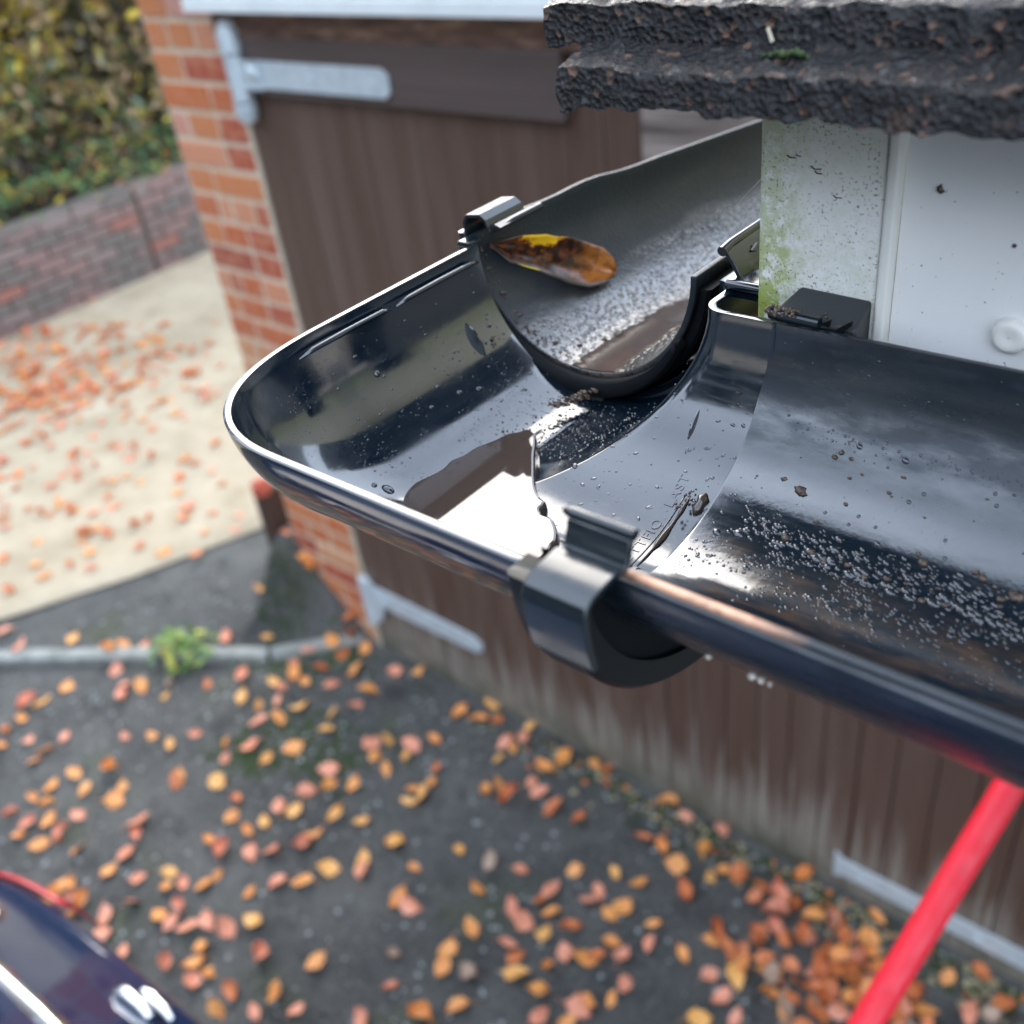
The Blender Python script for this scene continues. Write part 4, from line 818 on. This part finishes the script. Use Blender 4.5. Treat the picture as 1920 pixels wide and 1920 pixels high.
ivy = leafcloud('ivy', 5200, lambda R_: ((lambda y, t: (-6.36 - .62 * t, y, -1.80 + .16 * t + .14 * noise.noise((y * 2.2, t * 2, 0)) + R_.uniform(0, .08) + (.0 if t > .12 else -.10 * R_.random())))(R_.uniform(-1, 6), R_.random() ** .8)),
    [lm('ivy_dark', (.035, .075, .03)), lm('ivy_mid', (.08, .14, .05)), lm('ivy_light', (.16, .22, .06)), HM[4], HM[1]], [3, 4, 3, 1.6, .8], None, .034, .4)
tag(ivy, kind='stuff')

kerb = thing('kerb_edging', 'mossy grey concrete edging strip in three lengths across the tarmac', 'kerb', (-2.9, 1.1, G))
def stone(p0, p1, wd):
    p0, p1 = Vector(p0), Vector(p1); d = (p1 - p0).normalized(); n_ = Vector((-d.y, d.x)); m = MB(); rows = []
    for i in range(9):
        c = p0.lerp(p1, i / 8); w_ = wd * (1 + .12 * noise.noise((i * 1.3, p0.x, 0))); a, b = c + n_ * w_ / 2, c - n_ * w_ / 2; h_ = .035 + .004 * noise.noise((i, 3, p0.y))
        rows.append([(b.x, b.y, G - .03), (b.x, b.y, G + h_ - .008), (c.x - n_.x * wd * .36, c.y - n_.y * wd * .36, G + h_), (c.x + n_.x * wd * .36, c.y + n_.y * wd * .36, G + h_), (a.x, a.y, G + h_ - .008), (a.x, a.y, G - .03)])
    m.add(*quadgrid(rows)); n = 6; m.f += [tuple(range(n)), tuple(8 * n + k for k in range(n))[::-1]]; m.m += [0, 0]
    recalc(m.build('edging_stone', M_kerb, kerb, 40))
stone((-3.47, .752), (-2.935, 1.115), .062); stone((-2.925, 1.122), (-2.59, 1.335), .055); stone((-2.58, 1.345), (-2.36, 1.585), .048)

# fallen beech leaves: the counted ones on the tarmac
def leaf_mesh(v, mt):
    R_ = random.Random(v * 7 + 3); rows = []; sk = R_.uniform(-.25, .25); tw = R_.uniform(-.5, .5); ft = R_.uniform(.78, .95); cu = (.001, .006, -.002, .012, .003, .026, .001, -.006)[v % 8]; L = .031; W = (.0215, .0195, .023, .0175, .0185, .0205, .016, .022)[v % 8]
    for i in range(9):
        t = i / 8; wd = W * (math.sin(PI * t ** ft)) ** 1.0 if 0 < t < 1 else .0004; x = -L + 2 * L * t
        rows.append([(x + R_.uniform(-.0012, .0012) + abs(k) * .002, (wd * (1 + .13 * (-1) ** i * (abs(k) > .9))) * k * (1 + sk * k) + .004 * math.sin(2.6 * t + v), .004 + abs(k) * cu + tw * k * wd * (t - .5) + .003 * math.sin(6 * t + v) + (.004 * t if v % 2 else .006 * (1 - t))) for k in (-1, -.55, 0, .55, 1)])
    vs, fs = quadgrid(rows); me = bpy.data.meshes.new('fallen_leaf'); m2 = MB(); m2.add(vs, fs); m2.tube([(-L, 0, .005), (-L - .008, .001, .004), (-L - .015, .004, .003)], .0008, 4)
    me.from_pydata(m2.v, [], m2.f); me.materials.append(mt); me.polygons.foreach_set('use_smooth', [True] * len(me.polygons)); return me
LME = {c: [leaf_mesh(v, LM[c]) for v in range(8)] for c in LM}
CN = {'o': 'orange', 'y': 'yellow', 'p': 'pinkish tan', 'r': 'rust red', 'k': 'grey brown'}
def where(x, y):
    if y > 1.42 and x > -1.2: return 'along the foot of the right garage door'
    if y > 1.3 and x > -2.4: return 'near the foot of the left garage door'
    if x < -2.5 and y > 1.05 + .55 * (x + 3): return 'on the dark strip by the kerb edging'
    if x < -2.2: return 'on the tarmac in front of the kerb edging'
    if y < .75: return 'on the open tarmac beside the navy car'
    return 'on the open tarmac before the doors'
LMK = [((-2.86, 1.17), 'the green weed'), ((-1.77, 1.58), 'the lower left hinge strap tip'), ((-.60, 1.58), 'the right strap end'), ((-3.47, .75), 'the kerb edging left end'),
    ((-2.36, 1.60), 'the brick pier foot'), ((-2.45, .30), 'the car tail light'), ((-1.95, .38), 'the chrome boot handle'), ((-.37, 1.25), 'the red pole'), ((-2.2, 1.1), 'the tarmac moss patch'), ((-1.05, 1.05), 'the bare tarmac below the front clip'), ((-.95, .62), 'the bottom middle edge of the tarmac')]
ORD = 'nearest,second nearest,third nearest,fourth nearest,fifth nearest,sixth nearest,seventh nearest,eighth nearest,ninth nearest,tenth nearest,eleventh nearest,twelfth nearest,thirteenth nearest,fourteenth nearest,fifteenth nearest,sixteenth nearest,seventeenth nearest,eighteenth nearest,nineteenth nearest,twentieth nearest,twenty first nearest,twenty second nearest,twenty third nearest,twenty fourth nearest,twenty fifth nearest,twenty sixth nearest'.split(',')
PT = [(float(a) / 1000, float(b) / 1000, c) for a, b, c in (s.split(',') for s in LEAVES.split())]
LAB = {}
for li, (lp, ln) in enumerate(LMK):
    for c in LM:
        mine = sorted([i for i, p in enumerate(PT) if p[2] == c and min(range(len(LMK)), key=lambda j: math.hypot(p[0] - LMK[j][0][0], p[1] - LMK[j][0][1])) == li], key=lambda i: math.hypot(PT[i][0] - lp[0], PT[i][1] - lp[1]))
        for r_, i in enumerate(mine): LAB[i] = f'{CN[c]} fallen beech leaf {ORD[min(r_, 25)]} to {ln}'
R_ = random.Random(21)
for i, s in enumerate(LEAVES.split()):
    x, y, c = s.split(','); x, y = float(x) / 1000, float(y) / 1000
    o = bpy.data.objects.new('fallen_leaf', R_.choice(LME[c])); COL.objects.link(o)
    o.location = (x, y, G + mound(x, y) + .004 + .0002 * (i % 40) + H); k = R_.uniform(.72, 1.22)
    if mound(x, y) == 0 and abs(y - (1.115 + .66 * (x + 2.935))) < .05 and x < -2.4: o.location.z += .036
    o.rotation_euler = (R_.gauss(0, .26), R_.gauss(0, .26), R_.uniform(0, 6.28)); o.scale = (k, k * R_.uniform(.85, 1.1), k)
    tag(o, LAB[i], 'leaf', 'beech leaves fallen ' + where(x, y))
m = MB()
for s in DRIVE_LEAVES.split():
    x, y = [float(t) / 1000 for t in s.split(',')]; c = R_.choice('oorrrpp'); me = R_.choice(LME[c]); a = R_.uniform(0, 6.28); k = R_.uniform(.7, 1.2)
    ca, sa = math.cos(a) * k, math.sin(a) * k
    m.add([(x + v.co.x * ca - v.co.y * sa, y + v.co.x * sa + v.co.y * ca, G + .024 + v.co.z * k) for v in me.vertices], [tuple(p.vertices) for p in me.polygons], 'orp'.index(c))
tag(m.build('drive_leaf_litter', None, None, 180, None, [LM['o'], LM['r'], LM['p']]), kind='stuff')
# heap of leaves blown against the right door, and stray bits of stone on the tarmac
m = MB()
for i in range(75):
    t = R_.random(); x = -.66 + .5 * t + R_.gauss(0, .07); y = 1.36 - .05 * t + R_.gauss(0, .11); c = R_.choice('orrrpk'); me = R_.choice(LME[c]); k = R_.uniform(.65, 1.0)
    if y > 1.56: continue
    M = Matrix.Translation((x, y, G + .008 + .035 * R_.random())) @ Matrix.Rotation(R_.uniform(0, 6.28), 4, 'Z') @ Matrix.Rotation(R_.gauss(0, .5), 4, 'X') @ Matrix.Rotation(R_.gauss(0, .4), 4, 'Y') @ Matrix.Scale(k, 4)
    m.add([M @ v.co for v in me.vertices], [tuple(p.vertices) for p in me.polygons], 'orpk'.index(c))
tag(m.build('leaf_heap', None, None, 180, None, [LM['o'], LM['r'], LM['p'], LM['k']]), kind='stuff')
m = MB()
for i in range(1100): m.lump((R_.uniform(-3.4, .2), R_.uniform(.1, 1.55), G + .003), R_.uniform(.002, .006), R_.choice((0, 0, 0, 1)), (1.2, 1.2, .6))
tag(m.build('gravel', None, None, 60, None, [mat('wet_pebble', (.3, .31, .3), .15), mat('dark_pebble', (.04, .04, .04), .4)]), kind='stuff')
# mossy gravel and leaf crumbs along the foot of the doors
m = MB(); MM = [M_moss, mat('straw_debris', (.36, .3, .17), .8), M_grit, LM['r'], mat('grey_gravel', (.2, .2, .19), .8)]
for i in range(1500):
    x = -1.75 + 2.2 * R_.random(); 
    if R_.random() > min(1, .15 + (x + 1.75) / 1.3) : continue
    y = 1.585 - abs(R_.gauss(0, .045)) - .01; m.lump((x, y, G + .004), R_.uniform(.002, .008), R_.choices(range(5), [4, 2.5, 2, .8, 1])[0], (1.2, 1.2, .6))
tag(m.build('debris', None, None, None, None, MM), kind='stuff')
# weed
weed = thing('weed', 'small green weed growing over the kerb edging', 'plant', (-2.86, 1.17, G))
m = MB(); rw = random.Random(8)
for i in range(130):
    a = rw.uniform(0, 6.28); r = .125 * rw.random() ** .75; c = Vector((-2.86 + r * math.cos(a), 1.17 + r * math.sin(a), G + .01 + rw.random() * (.13 - .6 * r))); s = rw.uniform(.009, .024)
    a_ = Vector((rw.gauss(0, 1), rw.gauss(0, 1), rw.gauss(0, .5))).normalized(); b_ = a_.cross(Vector((rw.gauss(0, .4), rw.gauss(0, .4), 1))).normalized()
    m.add([c - a_ * s, c - a_ * s * .3 - b_ * s * .5, c + a_ * s * .5 - b_ * s * .45, c + a_ * s, c + a_ * s * .5 + b_ * s * .45, c - a_ * s * .3 + b_ * s * .5], [(0, 1, 2, 3, 4, 5)], rw.choices((0, 1, 2), (3, 3, 2))[0])
m.build('leaves', None, weed, None, None, [lm('weed_green', (.09, .19, .04)), lm('weed_light', (.22, .34, .07)), lm('weed_yellow', (.45, .42, .06))])
m = MB()
for i in range(14):
    a = rw.uniform(0, 6.28); m.tube([(-2.86, 1.17, G), (-2.86 + .04 * math.cos(a), 1.17 + .04 * math.sin(a), G + .06), (-2.86 + .08 * math.cos(a), 1.17 + .08 * math.sin(a), G + .09)], .0016, 5)
m.build('stem', HM[3], weed)
m = MB()
for cx, cy, s in ((-2.48, 1.42, .09), (-2.38, 1.50, .06), (-2.62, 1.45, .05), (-2.25, 1.15, .09), (-2.05, 1.12, .07), (-2.3, 1.0, .06)):
    for i in range(160):
        x, y = cx + R_.gauss(0, s), cy + R_.gauss(0, s * .8)
        if y > 1.58: continue
        m.lump((x, y, G + mound(x, y) + .001), R_.uniform(.002, .007), 0, (1.4, 1.4, .5))
tag(m.build('moss', mat('ground_moss', (.028, .05, .01), .9), None), kind='stuff')
# the broken red brick at the foot of the pier
bb = thing('broken_brick', 'red broken brick lying dark side down left of the brick pier', 'brick', (-2.78, 1.62, G))
m = MB(); m.lump((-2.76, 1.60, -1.865), .045, 0, (.8, .8, .9)); m.build('brick_top', mat('red_brick_chunk', (.5, .1, .06), .8), bb, 30)
m = MB(); m.box(-2.80, -2.73, 1.585, 1.66, G, -1.885); m.build('brick_base', mat('dark_brick_chunk', (.06, .03, .02), .9), bb)

# ================================================================== RED POLE AND CAR
pole = thing('red_pole', 'red foam sleeved pole leaning under the front gutter', 'pole', (-.42, -.95, G))
P1 = Wv * .96 + Rv * (.96 * .484) - Uv * (.96 * .2708); dP = (Rv * -.1380 - Uv * .2292).normalized()
P1 = Vector((P1.x, P1.y, P1.z)); k0 = (G + .03 - P1.z) / dP.z
a, b = P1 + dP * k0, P1 - dP * .98
m = MB(); m.tube([a.lerp(b, i / 30) for i in range(31)], .0142, 18); m.build('sleeve', M_red, pole, 60)
m = MB(); m.tube([a - dP * .02, a + dP * .045], [.021, .019], 14); m.build('rubber_foot', M_rubber, pole, 40)
m = MB(); m.tube([b + dP * .01, b - dP * .03, b - dP * .04], [.015, .015, .009], 14); m.build('end_cap', M_black, pole, 40)

car = thing('parked_car', 'dark navy car parked with its rear toward the garage doors', 'car', (-.75, -1.9, G))
cx0, hwid = -.75, .87
prof = [(.20, G + .22), (.235, G + .35), (.245, G + .55), (.225, G + .75), (.205, G + .92), (.192, G + .985), (.15, G + 1.02), (-.02, G + 1.20), (-.22, G + 1.36), (-.45, G + 1.44), (-1.2, G + 1.47), (-1.9, G + 1.42), (-2.75, G + 1.02), (-3.4, G + .92), (-3.85, G + .74), (-3.98, G + .5), (-3.95, G + .25), (-2.0, G + .18)]
def smooth_profile(P, k):
    out = []
    for i in range(len(P)):
        p0, p1, p2, p3 = [Vector(P[(i + j) % len(P)]) for j in (-1, 0, 1, 2)]
        for j in range(k):
            t = j / k; v = .5 * ((2 * p1) + (p2 - p0) * t + (2 * p0 - 5 * p1 + 4 * p2 - p3) * t * t + (3 * p1 - p0 - 3 * p2 + p3) * t ** 3); out.append((v.x, v.y))
    return out
prof = smooth_profile(prof, 4)
def carpt(u, y, z):
    h_ = z - G; wid = hwid * (1 - .19 * max(0, min(1, (h_ - .9) / .55)) - .05 * max(0, (.45 - h_)))
    e = 1 - (1 - abs(u) ** 9) ** .5 if abs(u) < 1 else 1; yy = y + (-.10 * e if y > -1 else (.22 * e if y < -3 else 0))
    yy += (.055 * (1 - u * u) - .028) if y > -1 else 0
    return (cx0 + wid * u, yy, z - .03 * e * (h_ > .5))
us = [-1, -.997, -.99, -.975, -.95, -.91, -.86, -.8, -.7, -.6, -.5, -.37, -.25, -.12, 0, .12, .25, .37, .5, .6, .7, .8, .86, .91, .95, .975, .99, .997, 1]
m = MB(); rows = [[carpt(u, y, z) for (y, z) in prof + [prof[0]]] for u in us]; m.add(*quadgrid(rows)); n = len(prof) + 1
m.f += [tuple(range(n - 1)), tuple((len(us) - 1) * n + k for k in range(n - 1))[::-1]]; m.m += [0, 0]
bd = recalc(m.build('body', M_car, car, 60))
def panel(name, u0, u1, prof_pts, mt, lift):
    m = MB(); rows = []
    for i in range(13):
        u = u0 + (u1 - u0) * i / 12; r = []
        for k_, (y, z) in enumerate(prof_pts):
            p = carpt(u, y, z); r.append((p[0], p[1] + lift * .75, p[2] + lift * .66))
        rows.append(r)
    m.add(*quadgrid(rows)); return solid(recalc(m.build(name, mt, car, 180)), .004, -1)
panel('rear_window', -.80, .80, [(.045, G + 1.125), (-.02, G + 1.185), (-.22, G + 1.345), (-.33, G + 1.39)], M_glass, .007)
panel('window_trim', -.82, .82, [(.062, G + 1.105), (.055, G + 1.115), (.047, G + 1.122)], M_chrome, .010)
panel('windscreen', -.8, .8, [(-1.98, G + 1.39), (-2.3, G + 1.24), (-2.66, G + 1.07)], M_glass, .007)
panel('tail_light', -.985, -.70, [(.232, G + .86), (.220, G + .92), (.207, G + .965), (.196, G + .985)], M_rednd, .008)
panel('tail_light', .70, .985, [(.232, G + .86), (.220, G + .92), (.207, G + .965), (.196, G + .985)], M_rednd, .008)
for sx in (-1, 1):
    m = MB(); x = cx0 + sx * .80
    m.add([(x, -.55, G + .98), (x, -2.35, G + .98), (x - sx * .12, -1.85, G + 1.36), (x - sx * .12, -.75, G + 1.38)], [(0, 1, 2, 3)]); m.v = [(v[0] + sx * .05, v[1], v[2]) for v in m.v]; solid(m.build('side_window', M_glass, car), .01, 0)
    for yw in (-.75, -3.2):
        def ring(r_): return [(r_ * math.cos(2 * PI * k / 28), r_ * math.sin(2 * PI * k / 28)) for k in range(28)]
        x0, x1 = sorted((cx0 + sx * .68, cx0 + sx * .885)); m = MB(); m.prism([(yw + a_, G + .31 + b_) for a_, b_ in ring(.31)], 'x', x0, x1); wh = bevel(m.build('wheel', M_rubber, car, 40), .03, 3)
        m = MB(); xr = cx0 + sx * .888; m.prism([(yw + a_, G + .31 + b_) for a_, b_ in ring(.2)], 'x', min(xr, xr - sx * .03), max(xr, xr - sx * .03)); bevel(m.build('rim', M_galv, wh, 40), .008)
m = MB(); m.tube([(-1.098, .166, -1.352), (-1.085, .172, -1.350), (-1.045, .175, -1.352), (-1.02, .172, -1.354)], [.005, .009, .009, .006], 10); m.tube([(-1.068, .190, -1.358), (-1.05, .193, -1.358), (-1.015, .193, -1.358), (-.995, .19, -1.36)], [.005, .008, .008, .005], 10); m.build('boot_handle', M_chrome, car, 60)
m = MB(); m.tube([(-1.39, .115, -1.338), (-1.365, .118, -1.336), (-1.335, .102, -1.334), (-1.315, .085, -1.33)], [.008, .014, .014, .010], 10); m.tube([(-1.30, .078, -1.325), (-1.28, .066, -1.32)], [.01, .008], 10); m.build('highlight_lumps', M_chrome, car, 60)  # chrome lumps standing in for a white highlight on the tailgate
# dark trees across the road behind the camera, one far mass (seen only as dark reflections in the wet plastic)
tg = leafcloud('distant_trees', 3600, lambda R_: ((lambda a, r: (r * math.sin(a), r * math.cos(a), G + .3 + R_.random() ** 1.1 * (8.5 + 1.5 * math.sin(a * 9))))(rad(R_.uniform(140, 290)), R_.uniform(13, 15))), [lm('far_green', (.045, .055, .03)), lm('far_brown', (.09, .06, .035))], [3, 1], None, .8)
tag(tg, kind='stuff')
